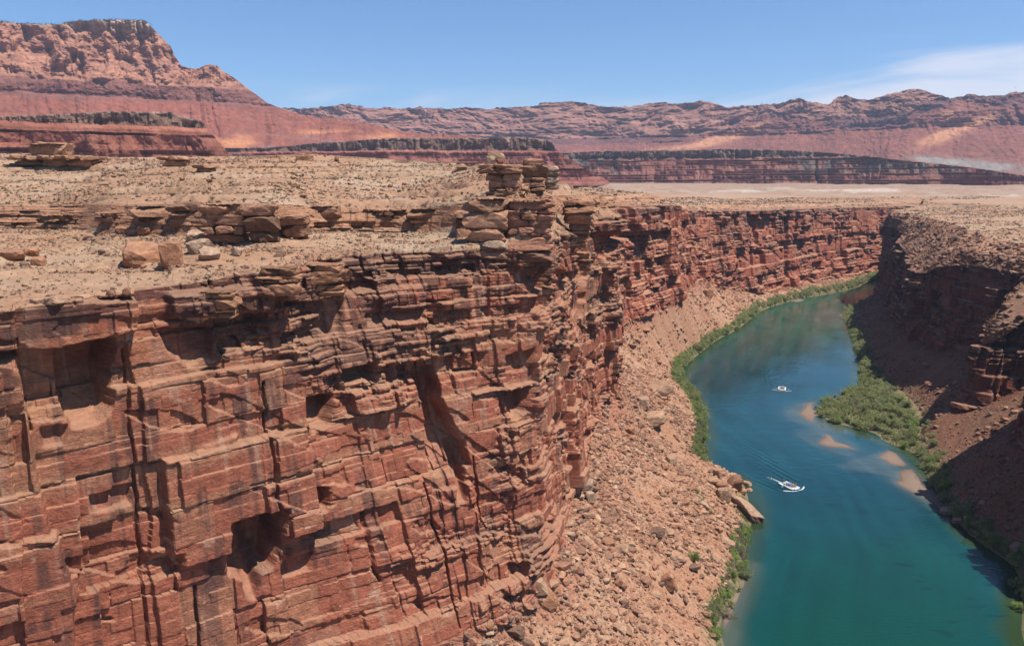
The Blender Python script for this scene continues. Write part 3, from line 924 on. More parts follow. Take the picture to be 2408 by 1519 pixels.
for (p, lb), w in zip(BARS, bars):
    c = w.mean(0)
    rings = []
    for r, zz in ((1.12, -0.20), (1.0, 0.06), (0.86, 0.12), (0.6, 0.17), (0.3, 0.20), (0.03, 0.21)):
        q = c + (w - c) * r
        rings.append(np.stack([q[:, 0], q[:, 1], zz + 0.06 * fbm(q[:, 0] / 3, q[:, 1] / 3, 4, 2)], 1))
    R_ = np.stack(rings)
    R_ = np.concatenate([R_, R_[:, :1]], 1)
    cc = np.ones(R_.shape) * np.array([0.27, 0.185, 0.135])
    cc[0] *= 0.45
    cc[1] *= 0.60
    cc[2] *= 0.80
    cc[3] *= 0.93
    me = grid_mesh('sandbar', R_[..., 0], R_[..., 1], R_[..., 2], cc, smooth=True)
    setp(link('sandbar', me, M_sand), lb, kind='structure')

# ------------------------------------------------------------------ the plain and the distant mesas
ang = np.linspace(-0.95, 0.95, 520)
rad = np.concatenate([np.geomspace(1560, 3300, 150), np.geomspace(3350, 8600, 30)])
A, R_ = np.meshgrid(ang, rad)
x, y = R_ * np.sin(A), R_ * np.cos(A)
z = 108 + 25 * sstep(1500, 2500, R_) + (6.0 * fbm(x / 160, y / 70, 51, 5) + terrace(9 * fbm(x / 160, y / 70, 51, 5), 3.0, 0.2, 0)) * sstep(1560, 1800, R_) * sstep(3200, 2400, R_)
z = z + 5.0 * sstep(0.1, 0.5, fbm(x / 130 + 3, y / 180, 52, 4)) * sstep(1300, 1500, R_) * sstep(2600, 2000, R_)
z = np.where(A < -0.05, np.minimum(z, 126), z)
c = soil_colour(x, y, 71, a=(0.40, 0.28, 0.19), b=(0.38, 0.24, 0.155), c=(0.47, 0.37, 0.27))
w = sstep(0.28, 0.5, fbm(x / 130 + 3, y / 180, 52, 4))[..., None] * sstep(2400, 1800, R_)[..., None] * 0.8
c = c * (1 - w) + np.array([0.60, 0.47, 0.39]) * w
w = sstep(1900, 2400, R_)[..., None]
c = c * (1 - w) + np.array([0.36, 0.235, 0.165]) * w
me = grid_mesh('desert_plain', x, y, z, c)
setp(link('desert_plain', me, M_soil), 'flat desert plain reaching to the foot of the mesas', kind='structure')


def smooth_poly(pts, px):
    p = np.array(pts, float)
    return np.interp(px, p[:, 0], p[:, 1])


def mesa(name, label, sky, dist, zfoot, prof, colfn, seed, n, rows, gully, jag=0.8, rowp=1.0, strata=None, back=900.0, foot_extra=0.0):
    """A long escarpment: sky = traced crest, dist = distance of the crest, prof(height above foot) -> metres in front of the crest line."""
    px = np.linspace(sky[0][0], sky[-1][0], n)
    py = smooth_poly(sky, px)
    py = py + jag * (fbm(px / 9, px * 0, seed, 4) + 0.6 * (np.floor(3 * vn2(px / 4.0, px * 0, seed + 1)) / 3 - 0.33)) * sstep(0, 25, np.minimum(px - px[0], px[-1] - px) + 10)
    u = (px - 1204) / 1873.0 / math.cos(PITCH)
    dd = np.interp(px, [d[0] for d in dist], [d[1] for d in dist])
    yt = dd / np.sqrt(1 + u * u)
    _, ztop = at_y(px, py, yt)
    ztop = np.maximum(ztop, zfoot + 1)
    h = np.linspace(0, 1, rows) ** rowp
    Hh = zfoot + (ztop[None] - zfoot) * h[:, None]
    arc = np.concatenate([[0], np.cumsum(np.hypot(np.diff(u * yt), np.diff(yt)))])
    S = np.broadcast_to(arc, Hh.shape)
    global CURPX
    CURPX = np.broadcast_to(px, Hh.shape)
    g = gully(S, Hh, seed)
    zs = smooth1(ztop[:, None], 61)[:, 0]
    setback = prof(Hh - zfoot, S) - prof(zs - zfoot, S[0:1])
    fwd = -setback + g
    rr = 1.0 / np.sqrt(1 + u * u)
    Yf = yt[None] - fwd * rr[None]
    X = u[None] * Yf
    Z = EYE + (Hh - EYE) * (Yf[-1] / yt)[None]
    ztop = Z[-1]
    # fall away behind the crest
    bk = np.array([40.0, 200.0, back, back * 1.6])
    bz = np.array([-1.0, -4.0, -12.0, -400.0])
    Xb = np.stack([u * (Yf[-1] + k * rr) for k in bk])
    Yb = np.stack([Yf[-1] + k * rr for k in bk])
    Zb = np.stack([Z[-1] + k for k in bz])
    c = colfn(S, Hh, Z[-1][None], h[:, None], px[None])
    cb_ = np.repeat(c[-1:], 4, 0)
    me = grid_mesh(name, np.concatenate([X, Xb]), np.concatenate([Yf, Yb]), np.concatenate([Z, Zb]), np.concatenate([c, cb_]))
    o = setp(link(name, me, M_far), label, kind='structure')
    return dict(px=px, ztop=ztop, X=X, Y=Yf, Z=Z, o=o, u=u)


def pw(xs, ys):
    xs, ys = np.array(xs, float), np.array(ys, float)
    return lambda h, s=None: np.interp(h, xs, ys)


def lerp(a, b, f):
    f = f[..., None]
    return np.asarray(a) * (1 - f) + np.asarray(b) * f


# great mesa on the left
VSKY = [(-260, 44), (0, 47), (60, 50), (130, 57), (200, 59), (240, 50), (262, 50), (290, 48), (380, 48), (402, 55), (418, 75), (432, 92), (447, 108), (455, 130), (468, 155),
        (486, 161), (508, 162), (520, 155), (532, 152), (548, 155), (556, 165), (580, 180), (620, 214), (655, 242), (700, 262), (760, 276), (832, 280), (887, 293),
        (935, 305), (975, 312), (1127, 322), (1200, 340)]


def v_gully(S, Z, sd):
    hh = Z - 130
    S = S + 26 * fbm(S / 200, hh / 150, sd + 60, 3)
    up = sstep(266, 280, hh)
    wall = sstep(326, 342, hh)
    band_ = up * (1 - wall)
    g = -80 * up * (rdg(S / 420, hh / 900, sd, 3) - 0.6)
    # alcoves and ribs of the great wall
    g = g - 75 * wall * sstep(0.35, 0.95, rdg(S / 120 + 0.3 * fbm(S / 60, hh / 70, sd + 5, 3), hh / 260, sd + 1, 3))
    g = g - 34 * wall * sstep(0.4, 0.95, rdg(S / 48 + 0.3 * fbm(S / 30, hh / 40, sd + 6, 3), hh / 120, sd + 2, 3))
    g = g + 22 * fbm(S / 34, hh / 26, sd + 7, 4) * wall + 5 * fbm(S / 12, hh / 9, sd + 8, 3) * up
    # columns and ledges of the dark band
    g = g - 14 * band_ * rdg(S / 30, hh / 50, sd + 11, 3) - 30 * band_ * rdg(S / 90, hh / 140, sd + 12, 2)
    v_ = hh / 15 + 0.5 * fbm(S / 260, hh / 80, sd + 42, 3)
    g = g + 9 * (v_ - np.floor(v_) - 0.5) * sstep(0.3, 0.6, vn2(S / 120, np.floor(v_), sd + 44)) * sstep(215, 275, hh) * (1 - 0.4 * wall)
    # aprons: smooth cones with shallow runnels
    ap = (1 - up) * sstep(0, 40, hh)
    g = g - 60 * ap * (rdg(S / 150, hh / 800, sd + 9, 2) - 0.6) * sstep(330, 120, hh) - 26 * ap * (rdg(S / 40 + 0.2 * fbm(S / 60, hh / 50, sd + 13, 2), hh / 300, sd + 10, 2) - 0.5)
    g = g + 7 * fbm(S / 16, hh / 9, sd + 14, 4) * (1 - up)
    return g


def v_col(S, Z, zt, h, px):
    hh = Z - 130
    n = fbm(S / 160, hh / 30, 801, 4)
    n2 = fbm(S / 40, hh / 12, 802, 4)
    talus = np.array([0.31, 0.108, 0.072])
    band = np.array([0.25, 0.105, 0.08])
    wallc = np.array([0.46, 0.215, 0.135])
    cream = np.array([0.50, 0.375, 0.27])
    b1 = 268 + 8 * n - 34 * (rdg(S / 95, S * 0 + 0.3, 819, 2) - 0.55)
    b2 = 330 + 10 * n
    c = lerp(talus, band, sstep(b1 - 12, b1 + 6, hh))
    c = lerp(c, wallc, sstep(b2 - 8, b2 + 10, hh))
    c = lerp(c, cream, sstep(500, 535, hh + 25 * n) * 0.75)
    led = sstep(0.45, 0.8, vn2(hh / 7 + 0.6 * fbm(S / 200, hh / 50, 805, 2), S / 900, 803))
    c = lerp(c, np.array([0.33, 0.16, 0.12]), led * sstep(180, 60, np.abs(hh - 290)) * 0.6 * (hh > 205))
    c = c * (1 + (0.20 + 0.16 * sstep(262, 280, hh)) * n2)[..., None]
    cr = sstep(0.22, 0.5, fbm(S / 16, hh / 12, 834, 4) + 0.25 * fbm(S / 200, hh / 90, 835, 2))
    c = lerp(c, np.array([0.22, 0.095, 0.075]), cr * 0.45 * sstep(262, 280, hh))
    rb = sstep(0.05, 0.4, fbm(S / 24, hh / 4, 841, 4) + 0.35 * fbm(S / 160, hh / 60, 842, 2)) * sstep(285, 262, hh)
    c = lerp(c, band, rb * 0.45)
    c = lerp(c, talus * 1.2, sstep(0.1, 0.5, fbm(S / 120, hh / 50, 843, 3)) * 0.4 * sstep(285, 262, hh))
    f = sstep(0.15, 0.5, fbm(S / 260 + 5, hh / 60, 806, 3)) * sstep(215, 170, hh) * sstep(90, 130, hh)
    c = lerp(c, np.array([0.62, 0.27, 0.13]), f * 0.9)
    g = sstep(0.2, 0.5, fbm(S / 90, hh / 14, 807, 3)) * sstep(200, 120, hh) * sstep(500, 640, px)
    return lerp(c, np.array([0.27, 0.215, 0.20]), g * 0.5)


GM = mesa('great_mesa', 'huge red mesa with a pale rim filling the upper left', VSKY, [(-260, 3150), (500, 3150), (760, 3100), (1200, 3000)], 130,
     pw([0, 60, 170, 272, 300, 330, 410, 490, 530, 600, 660], [0, 330, 640, 820, 830, 850, 930, 980, 986, 1000, 1020]), v_col, 810, 1500, 330, v_gully, jag=1.3)

# far escarpment
ESKY = [(560, 262), (690, 254), (740, 256), (800, 250), (815, 247), (828, 245), (860, 249), (880, 256), (930, 253), (960, 257), (990, 253), (1060, 256), (1100, 253), (1150, 257), (1200, 252),
        (1262, 250), (1268, 244), (1290, 240), (1340, 240), (1385, 246), (1400, 250), (1450, 253), (1457, 249), (1464, 253), (1500, 246), (1535, 241), (1560, 243), (1585, 244), (1612, 240), (1629, 238),
        (1660, 244), (1687, 254), (1722, 249), (1790, 245), (1815, 240), (1848, 231), (1875, 240), (1913, 246), (1932, 230), (1951, 223), (1978, 235), (2005, 236), (2043, 222),
        (2081, 215), (2111, 208), (2145, 219), (2186, 232), (2231, 221), (2248, 226), (2303, 224), (2330, 215), (2371, 222), (2408, 226), (2700, 232)]


def e_off(px):       # where the debris slopes reach up between the crags
    return np.interp(px, [560, 1150, 1260, 1640, 1700, 1790, 1845, 1862, 2095, 2125, 2200, 2300, 2408, 2700], [-10, -20, -45, -35, 20, 95, 60, 15, 15, 70, 150, 120, 60, 60]) + 10 * fbm(px / 18, px * 0, 860, 3)


def e_gully(S, Z, sd):
    hh = Z - 130
    of = e_off(CURPX)
    S = S + 120 * fbm(S / 420, hh / 170, sd + 60, 3) + 0.4 * hh * np.sin(S / 700)
    up = sstep(262, 275, hh - of)
    wall = sstep(310, 330, hh - of)
    g = -230 * (rdg(S / 1200, hh * 0 + 3, sd + 20, 2) - 0.6) * sstep(10, 250, hh)
    g = g - 80 * up * (rdg(S / 420, hh / 700, sd, 3) - 0.6)
    g = g - 60 * wall * sstep(0.3, 0.95, rdg(S / 170 + 0.4 * fbm(S / 90, hh / 80, sd + 5, 3), hh / 200, sd + 1, 3))
    g = g + 60 * wall * fbm(S / 120, hh / 50, sd + 61, 4) + 16 * fbm(S / 24, hh / 14, sd + 13, 4) * up
    g = g - 22 * up * (1 - wall) * rdg(S / 40, hh / 140, sd + 11, 3)
    v_ = hh / 19 + 0.9 * fbm(S / 300, hh / 90, sd + 42, 3)
    g = g + 24 * (v_ - np.floor(v_) - 0.5) * sstep(0.3, 0.6, vn2(S / 150, np.floor(v_), sd + 44)) * sstep(190, 265, hh)
    ap = (1 - up) * sstep(0, 60, hh)
    g = g - 110 * ap * (rdg(S / 330, hh / 900, sd + 9, 3) - 0.6) - 50 * ap * (rdg(S / 80 + 0.3 * fbm(S / 90, hh / 60, sd + 15, 2), hh / 400, sd + 10, 3) - 0.5)
    return g + 14 * fbm(S / 26, hh / 12, sd + 14, 4) * (1 - up)


def e_col(S, Z, zt, h, px):
    hh = Z - 130
    n = fbm(S / 220, hh / 40, 821, 4)
    n2 = fbm(S / 60, hh / 14, 822, 4)
    talus = np.array([0.30, 0.115, 0.080])
    band = np.array([0.185, 0.082, 0.070])
    wallc = np.array([0.39, 0.190, 0.130])
    lift = 0
    of = e_off(px)
    b1 = 268 + 8 * n + of
    b2 = 312 + 22 * sstep(1700, 1900, px) + 10 * n + of
    c = lerp(talus, band, sstep(b1 - 8, b1 + 4, hh) * (0.55 + 0.45 * sstep(0.25, 0.5, vn2(S / 330, hh * 0, 826))))
    c = lerp(c, wallc, sstep(b2 - 10, b2 + 14, hh))
    led = sstep(0.5, 0.8, vn2(hh / 9 + 0.8 * fbm(S / 300, hh / 60, 828, 2), S / 1200, 823))
    c = lerp(c, band * 1.1, led * 0.6 * (0.25 + 0.75 * sstep(240, 275, hh - of)))
    c = c * (1 + (0.22 + 0.18 * sstep(250, 280, hh - of)) * n2)[..., None]
    rb = sstep(0.05, 0.4, fbm(S / 40, hh / 5, 851, 4) + 0.35 * fbm(S / 260, hh / 60, 852, 2)) * sstep(280, 255, hh - of)
    c = lerp(c, band, rb * 0.6)
    cr = sstep(0.2, 0.5, fbm(S / 34, hh / 8, 834, 4) + 0.25 * fbm(S / 300, hh / 90, 835, 2))
    c = lerp(c, band * 0.9, cr * 0.55 * sstep(250, 285, hh - of))
    dq = np.interp(px, [560, 1200, 1700, 2100, 2700], [6000, 5600, 5300, 4900, 4700]) / np.sqrt(1 + ((px - 1204) / 1873.0) ** 2) - (1650 - np.interp(hh, [0, 110, 268, 315, 430, 600], [0, 600, 1180, 1220, 1450, 1700]))
    py = to_px(0 * Z, dq + 0 * Z, Z)[1]

    def sand(cx, cy, rx, ry, k, a=-0.35):
        ex = (px - cx) / rx
        ey = (py - cy - a * (px - cx) * 0.9) / ry
        return k * np.exp(-(ex * ex + ey * ey) ** 1.2) * (1 + 0.8 * fbm(S / 50, hh / 12, 829, 3))
    f = sand(1640, 333, 46, 9, 1) + sand(1710, 314, 60, 12, .8) + sand(1760, 290, 20, 5, .8) + sand(2235, 288, 60, 12, 1.0, -0.5) + sand(2190, 303, 50, 6, .8, -0.4) + \
        sand(2190, 262, 20, 16, .7) + sand(2160, 325, 55, 14, .55, -0.4) + sand(1590, 345, 70, 5, .6, -0.1)
    c = lerp(c, np.array([0.60, 0.28, 0.15]), np.clip(f, 0, 0.9))
    w = np.clip(sand(2270, 386, 110, 13, 1.1, 0.12) + sand(2160, 374, 60, 7, 0.7, 0.12), 0, 0.9)
    return lerp(c, np.array([0.33, 0.30, 0.26]), w)


FE = mesa('far_escarpment', 'long jagged red escarpment along the far horizon', ESKY, [(560, 6000), (1200, 5600), (1700, 5300), (2100, 4900), (2700, 4700)], 130,
     pw([0, 110, 268, 290, 315, 430, 600, 800], [0, 600, 1180, 1192, 1220, 1450, 1700, 2000]), e_col, 830, 1900, 260, e_gully, jag=3.0)

# three flat benches with dark caps


def b_gully(S, Z, sd):
    hh = Z - 128
    return (-26 * (rdg(S / 120, hh / 260, sd, 3) - 0.6) - 12 * (rdg(S / 36, hh / 90, sd + 1, 3) - 0.6) * sstep(0, 12, hh)
            + 6 * fbm(S / 14, hh / 7, sd + 2, 3))


def bench(name, label, sky, dist, capk, seed, n, rows, zf, red, capc, grey=None, gul=b_gully, lo=0.0):
    def prof(h, s=None):
        hm = capk
        # stepped red slope under a sheer cap
        st = h / hm
        return np.where(st < 0.78, h * 1.45, 0.78 * hm * 1.45 + (h - 0.78 * hm) * 0.12)

    def colf(S, Z, zt, h, px):
        hh = Z - zf
        st = hh / capk
        n_ = fbm(S / 60, hh / 9, seed + 20, 4)
        c = np.ones(Z.shape + (3,)) * np.array(red)
        ly = vn2(hh / (capk / 26.0) + 0.5 * n_, S / 600, seed + 21)
        dusty = sstep(0.0, 0.5, fbm(S / 40, hh / 60, seed + 27, 4))
        c = c * (0.72 + 0.50 * ly)[..., None]
        c = lerp(c, np.array(red) * 0.55, sstep(0.62, 0.85, vn2(hh / (capk / 20.0) + 0.15 * n_, S / 400, seed + 22)) * 0.7)
        c = lerp(c, np.array([0.40, 0.20, 0.145]), dusty * 0.3)
        if grey is not None:
            c = lerp(c, np.array([0.20, 0.165, 0.13]), np.clip(grey(px, st) * sstep(-0.35, 0.2, fbm(S / 26, hh / 14, seed + 24, 4)), 0, 1))
        cap = sstep(0.76, 0.80, st + 0.02 * n_)
        cc = np.array(capc) * (1 + 0.5 * fbm(S / 12, hh / 10, seed + 23, 3))[..., None]
        c = c * (1 - cap[..., None]) + cc * cap[..., None]
        c = c * (1 + 0.14 * n_)[..., None]
        top = sstep(0.97, 0.995, h + 0 * Z) * (st > 0.8)
        return lerp(c, np.array([0.42, 0.30, 0.22]), top)

    return mesa(name, label, sky, dist, zf, prof, colf, seed, n, rows, gul, jag=0.9, back=700)


def sawl(S, hz_, sd, capk):
    ch = capk / 14.0
    w_ = hz_ + 0.35 * ch * fbm(S / 90, hz_ / 30, sd + 51, 3)
    li, ci, _, v, _, _ = cells(S, w_, 400, ch, sd + 50, 0.85)
    k = (0.35 + 0.65 * sstep(0.2, 0.5, vn2(S / 90, li * 3.7, sd + 52))) * (0.3 + 0.7 * hsh(li, 9, sd + 53))
    return 3.0 * ch * (v - 0.5) * k


def cap_gully(S, Z, sd, zf=128, capk=100):
    hh = (Z - zf) / capk
    up = sstep(0.72, 0.8, hh)
    q, ci, u_, _, _, es = cells(S, hh * 0 + 1, 16, 60, sd + 70)
    q2, c2, _, _, _, _ = cells(S, hh * 100, 7, 9, sd + 72)
    return (-34 * (rdg(S / 170, S * 0, sd, 2) - 0.6) - up * 9 * sstep(0.5, 0.95, rdg(S / 34, hh * 3, sd + 1, 3)) + up * 6 * (hsh(ci, q, sd + 71) - 0.5) + up * 5 * (hsh(c2, q2, sd + 73) - 0.5)
            + sawl(S, Z - zf, sd, capk) * (1 - up)
            - (1 - up) * 34 * (rdg(S / 46 + 0.3 * fbm(S / 30, hh * 3, sd + 4, 2), hh * 0.5, sd + 3, 3) - 0.55) * sstep(0.8, 0.5, hh) * sstep(-0.1, 0.3, hh) + 5 * fbm(S / 11, hh * 9, sd + 2, 4))


RED1 = (0.37, 0.138, 0.088)
bench('mesa', 'red banded mesa with a dark cap below the great mesa',
      [(-320, 292), (0, 277), (150, 271), (300, 263), (440, 264), (458, 274), (500, 284), (511, 290), (516, 299), (522, 312), (532, 322), (545, 338), (562, 362), (585, 378)],
      [(-320, 1480), (400, 1500), (585, 1540)], 128, 840, 1000, 190, 133, RED1, (0.25, 0.145, 0.10), gul=lambda S, Z, sd: cap_gully(S, Z, sd, 133, 128))
bench('mesa', 'long flat mesa in the middle distance with a thin dark cap',
      [(420, 366), (560, 349), (640, 348), (700, 344), (740, 338), (830, 333), (900, 327), (1000, 325), (1250, 325), (1285, 330), (1297, 338), (1302, 350), (1322, 366), (1345, 380), (1380, 404), (1425, 426)],
      [(420, 2500), (900, 2150), (1425, 2150)], 118, 850, 1200, 130, 128, (0.36, 0.135, 0.098), (0.23, 0.14, 0.10),
      gul=lambda S, Z, sd: cap_gully(S, Z, sd, 128, 118))
bench('mesa', 'low grey capped mesa on the right before the far escarpment',
      [(1290, 362), (1400, 356), (1600, 354), (1700, 351), (1800, 353), (1900, 358), (2000, 367), (2100, 379), (2200, 389), (2300, 402), (2380, 416), (2460, 428)],
      [(1290, 2900), (1900, 2700), (2460, 2300)], 112, 860, 1400, 110, 128, (0.32, 0.135, 0.10), (0.21, 0.145, 0.108),
      grey=lambda px, st: 0.9 * (sstep(1520, 1420, px) + sstep(1780, 1900, px)) * sstep(0.15, 0.5, st),
      gul=lambda S, Z, sd: cap_gully(S, Z, sd, 128, 112))

# ------------------------------------------------------------------ finding places on the built ground
SHEETS = [shA, shB, shR]


class Spot:
    def __init__(s):
        X, Y, Z, SG, SH = [], [], [], [], []
        for i, sh in enumerate(SHEETS):
            X.append(sh.X.ravel())
            Y.append(sh.Y.ravel())
            Z.append(sh.Z.ravel())
            SG.append(np.repeat(sh.seg, sh.X.shape[1]))
        s.X, s.Y, s.Z, s.G = map(np.concatenate, (X, Y, Z, SG))
        s.px, s.py = to_px(s.X, s.Y, s.Z)
        s.dep = s.Y * math.cos(PITCH) - (s.Z - EYE) * math.sin(PITCH)
        ok = (s.dep > 20) & (s.px > -200) & (s.px < 2650) & (s.py < 1800)
        for k in ('X', 'Y', 'Z', 'G', 'px', 'py', 'dep'):
            setattr(s, k, getattr(s, k)[ok])

    def at(s, px, py, segs=None):
        for r in (3, 6, 12, 30, 80):
            m = (np.abs(s.px - px) < r) & (np.abs(s.py - py) < r)
            if segs is not None:
                m &= np.isin(s.G, segs)
            i = np.where(m)[0]
            if len(i):
                d = s.dep[i]
                i = i[d < d.min() * 1.04]
                j = i[np.argmin((s.px[i] - px) ** 2 + (s.py[i] - py) ** 2)]
                return s.X[j], s.Y[j], s.Z[j], s.dep[j]
        raise ValueError(f'no ground at {px},{py}')


SP = Spot()

ICO = {}


def ico(n):
    if n not in ICO:
        import bmesh
        bm = bmesh.new()
        bmesh.ops.create_icosphere(bm, subdivisions=n, radius=1.0)
        ICO[n] = (np.array([v.co[:] for v in bm.verts]), np.array([[v.index for v in f.verts] for f in bm.faces]))
        bm.free()
    return ICO[n]


def block_shape(rng, sub=3, round_=0.0):
    """Angular block: the unit sphere cut back by random planes."""
    d, f = ico(sub)
    base = np.array([[1, 0, 0], [-1, 0, 0], [0, 1, 0], [0, -1, 0], [0, 0, 1], [0, 0, -1]], float)
    n = base + rng.normal(0, 0.20, base.shape)
    ex = rng.normal(0, 1, (5, 3))
    n = np.concatenate([n, ex])
    n /= np.linalg.norm(n, axis=1)[:, None]
    w = np.concatenate([rng.uniform(0.62, 0.80, 6), rng.uniform(0.78, 1.0, 5)])
    q = d @ n.T
    r = np.min(np.where(q > 0.05, w / np.maximum(q, 0.05), 9), axis=1)
    r = np.minimum(r, 1.15)
    r = r * (1 - round_) + round_ * 0.8
    r = r * (1 + 0.09 * fbm(d[:, 0] * 3 + 9, d[:, 1] * 3 + d[:, 2] * 2.1, int(rng.integers(1e6)), 4))
    return d * r[:, None], f


def mottled_tint(V, base, rng, strata=0.0):  # rock colour mottled by noise, with optional beds
    n = fbm(V[:, 0] * 1.1 + 5, V[:, 1] * 1.1 + V[:, 2] * 2.6, int(rng.integers(1e6)), 4)
    c = np.array(base)[None] * (1 + 0.28 * n)[:, None]
    if strata:
        b_ = vn2(V[:, 2] * strata + 0.6 * n, V[:, 2] * 0, int(rng.integers(1e6)))
        c = c * (0.78 + 0.4 * b_)[:, None]
    return c


ROCKC = {'tan': (0.47, 0.285, 0.175), 'red brown': (0.33, 0.155, 0.095), 'orange brown': (0.43, 0.205, 0.11), 'dark brown': (0.185, 0.105, 0.072), 'pale': (0.45, 0.30, 0.20),
         'grey': (0.26, 0.20, 0.165)}


def boulder(px0, px1, py0, py1, label, colr='tan', seed=1, dep=0.9, rot=0.0, tilt=0.0, flat=1.0, roll=0.0, segs=None, name='boulder', cat='boulder', group=None, rnd=0.05):
    """One big rock where the photograph has it: px0..px1 wide, standing at py1."""
    rng = np.random.default_rng(seed)
    cx = (px0 + px1) / 2
    x, y, z, d = SP.at(cx, py1 - (py1 - py0) * 0.22, segs)
    w = (px1 - px0) * d / 1873.0
    h = (py1 - py0) * d / 1873.0
    V, f = block_shape(rng, 3, rnd)
    ext = (V.max(0) - V.min(0))
    V = V / ext * np.array([w, w * dep, h * flat])
    cr, sr = math.cos(roll), math.sin(roll)
    V = np.stack([V[:, 0] * cr - V[:, 2] * sr, V[:, 1], V[:, 0] * sr + V[:, 2] * cr], 1)
    ct, st = math.cos(tilt), math.sin(tilt)
    V = np.stack([V[:, 0], V[:, 1] * ct - V[:, 2] * st, V[:, 1] * st + V[:, 2] * ct], 1)
    me = mesh_np(name, V, f, mottled_tint(V, ROCKC[colr], rng, 0.9))
    o = link(name, me, M_rocks)
    o.location = (x, y + w * dep * 0.25, z + h * 0.30)
    o.rotation_euler = (0, 0, rot)
    return setp(o, label, cat, group)


def strata_rock(px0, px1, py0, py1, prof, label, seed, name='rock_stack', cat='rock', depf=0.85, colr=(0.40, 0.205, 0.12), segs=None, base_at=None, layer=0.8, group=None, nth=150, sink=1.5, dark=0.5, sq=3.2, yoff=0.0, white=0.0):
    """A layered outcrop: courses of angular weathered blocks, prof = (height share, width share, sideways share)."""
    rng = np.random.default_rng(seed)
    cx = (px0 + px1) / 2
    bx, by, bz, d = SP.at(*(base_at or (cx, py1)), segs)
    x = (cx - 1204) / 1873.0 * d
    w = (px1 - px0) * d / 1873.0
    _, zt = at_y(cx, py0, by)
    _, zb = at_y(cx, py1, by)
    h = zt - zb
    p = np.array(prof, float)
    VV, FF, CC, o0 = [], [], [], 0

    def put(cxx, cyy, czz, sx, sy, sz, rz, tint, sub=3):
        nonlocal o0
        V, f = block_shape(rng, sub, 0.03)
        V = V * (1 + 0.06 * fbm(V[:, 0] * 2.3 + 7 * rng.random(), V[:, 1] * 2.3 + V[:, 2] * 1.7, int(rng.integers(1e6)), 3))[:, None]
        V = V / (V.max(0) - V.min(0)) * np.array([sx, sy, sz])
        V[:, :2] *= (1 + 0.05 * rng.normal())
        tx, ty = rng.normal(0, 0.035, 2)
        V[:, 2] += V[:, 0] * tx + V[:, 1] * ty
        c_, s_ = math.cos(rz), math.sin(rz)
        V = np.stack([V[:, 0] * c_ - V[:, 1] * s_ + cxx, V[:, 0] * s_ + V[:, 1] * c_ + cyy, V[:, 2] + czz], 1)
        VV.append(V)
        FF.append(f + o0)
        CC.append(mottled_tint(V, tint, rng, 1.6))
        o0 += len(V)

    z = -sink
    while z < h - 0.05:
        lh = min(layer * 1.9 * rng.choice([0.6, 0.9, 1.5, 2.4], p=[.25, .25, .3, .2]) * rng.uniform(0.8, 1.2), max(h - z, 0.3))
        zm = np.clip((z + lh / 2) / h, 0, 1)
        wf = np.interp(zm, p[:, 0], p[:, 1]) * rng.uniform(0.90, 1.06)
        sh_ = np.interp(zm, p[:, 0], p[:, 2]) * w if p.shape[1] > 2 else 0
        W_ = wf * w
        base = np.array(colr) * rng.uniform(0.8, 1.18)
        if rng.random() < dark * 0.35:
            base = base * 0.55
        if white and zm < white * 0.5 and rng.random() < 0.6:
            base = np.array([0.50, 0.36, 0.25])
        put(sh_, 0, z + lh / 2, W_ * 0.90, W_ * depf * 0.85, lh * 1.3, rng.uniform(-.08, .08), base * 0.9)
        n = max(1, int(round(W_ / (lh * rng.uniform(2.0, 4.4)))))
        cuts = np.sort(np.concatenate([[0, 1], (np.arange(1, n) + rng.uniform(-.25, .25, n - 1)) / n]))
        for a, b_ in zip(cuts[:-1], cuts[1:]):
            cw = (b_ - a) * W_
            xc = sh_ + ((a + b_) / 2 - 0.5) * W_
            edge = abs((a + b_) - 1)
            dy = -W_ * depf * 0.5 * (1 - 0.35 * edge**2) + cw * 0.35
            put(xc, dy + rng.normal(0, 0.12 * lh + 0.05), z + lh / 2 + rng.normal(0, 0.03), cw * 1.22, max(cw * 0.9, W_ * depf * 0.4), lh * rng.uniform(1.05, 1.25), rng.uniform(-.15, .15), base * rng.uniform(0.85, 1.12))
        for sx in (-1, 1):
            put(sh_ + sx * W_ * 0.36, W_ * depf * 0.1, z + lh / 2, W_ * 0.30, W_ * depf * 0.6, lh * 1.02, rng.uniform(-.1, .1), base)
        z += lh * 0.98
    me = mesh_np(name, np.concatenate(VV), np.concatenate(FF), np.concatenate(CC))
    o = link(name, me, M_rocks)
    o.location = (x, by + w * depf * 0.5 + yoff, zb)
    return setp(o, label, cat, group)


# ------------------------------------------------------------------ outcrops standing on the plateau and its ledges
U = (2, 3, 4, 5)
strata_rock(1122, 1230, 386, 478, [(0, .66, .10), (.45, .70, .09), (.62, .62, .10), (.70, .95, 0), (.9, 1.0, 0), (1, .8, 0)], 'top heavy rock stack with boulders perched on its broad crown', 301, base_at=(1190, 480), segs=U, sink=5)
strata_rock(1222, 1286, 374, 478, [(0, .92, -.03), (.38, .88, -.03), (.52, .74, 0), (.66, .82, .08), (.78, .84, .08), (.84, .58, .05), (.88, .72, .02), (1, .66, .02)], 'slender pinnacle of stacked beds beside the top heavy stack', 302, base_at=(1255, 480), segs=U, sink=5)
strata_rock(1282, 1313, 391, 424, [(0, .9, 0), (1, .95, 0)], 'pale square block leaning on the slender pinnacle', 303, base_at=(1290, 470), segs=U, sink=3, colr=(0.50, 0.33, 0.22), dark=0.25)
strata_rock(1096, 1192, 466, 590, [(0, .96, .05), (.12, .7, .1), (.3, .82, .02), (.5, .98, 0), (.8, .94, .02), (1, .8, .05)], 'bulging buttress of rounded beds under the top heavy stack', 304, name='rock_buttress', base_at=(1160, 592), segs=U, sink=3, layer=1.1, white=0.42)
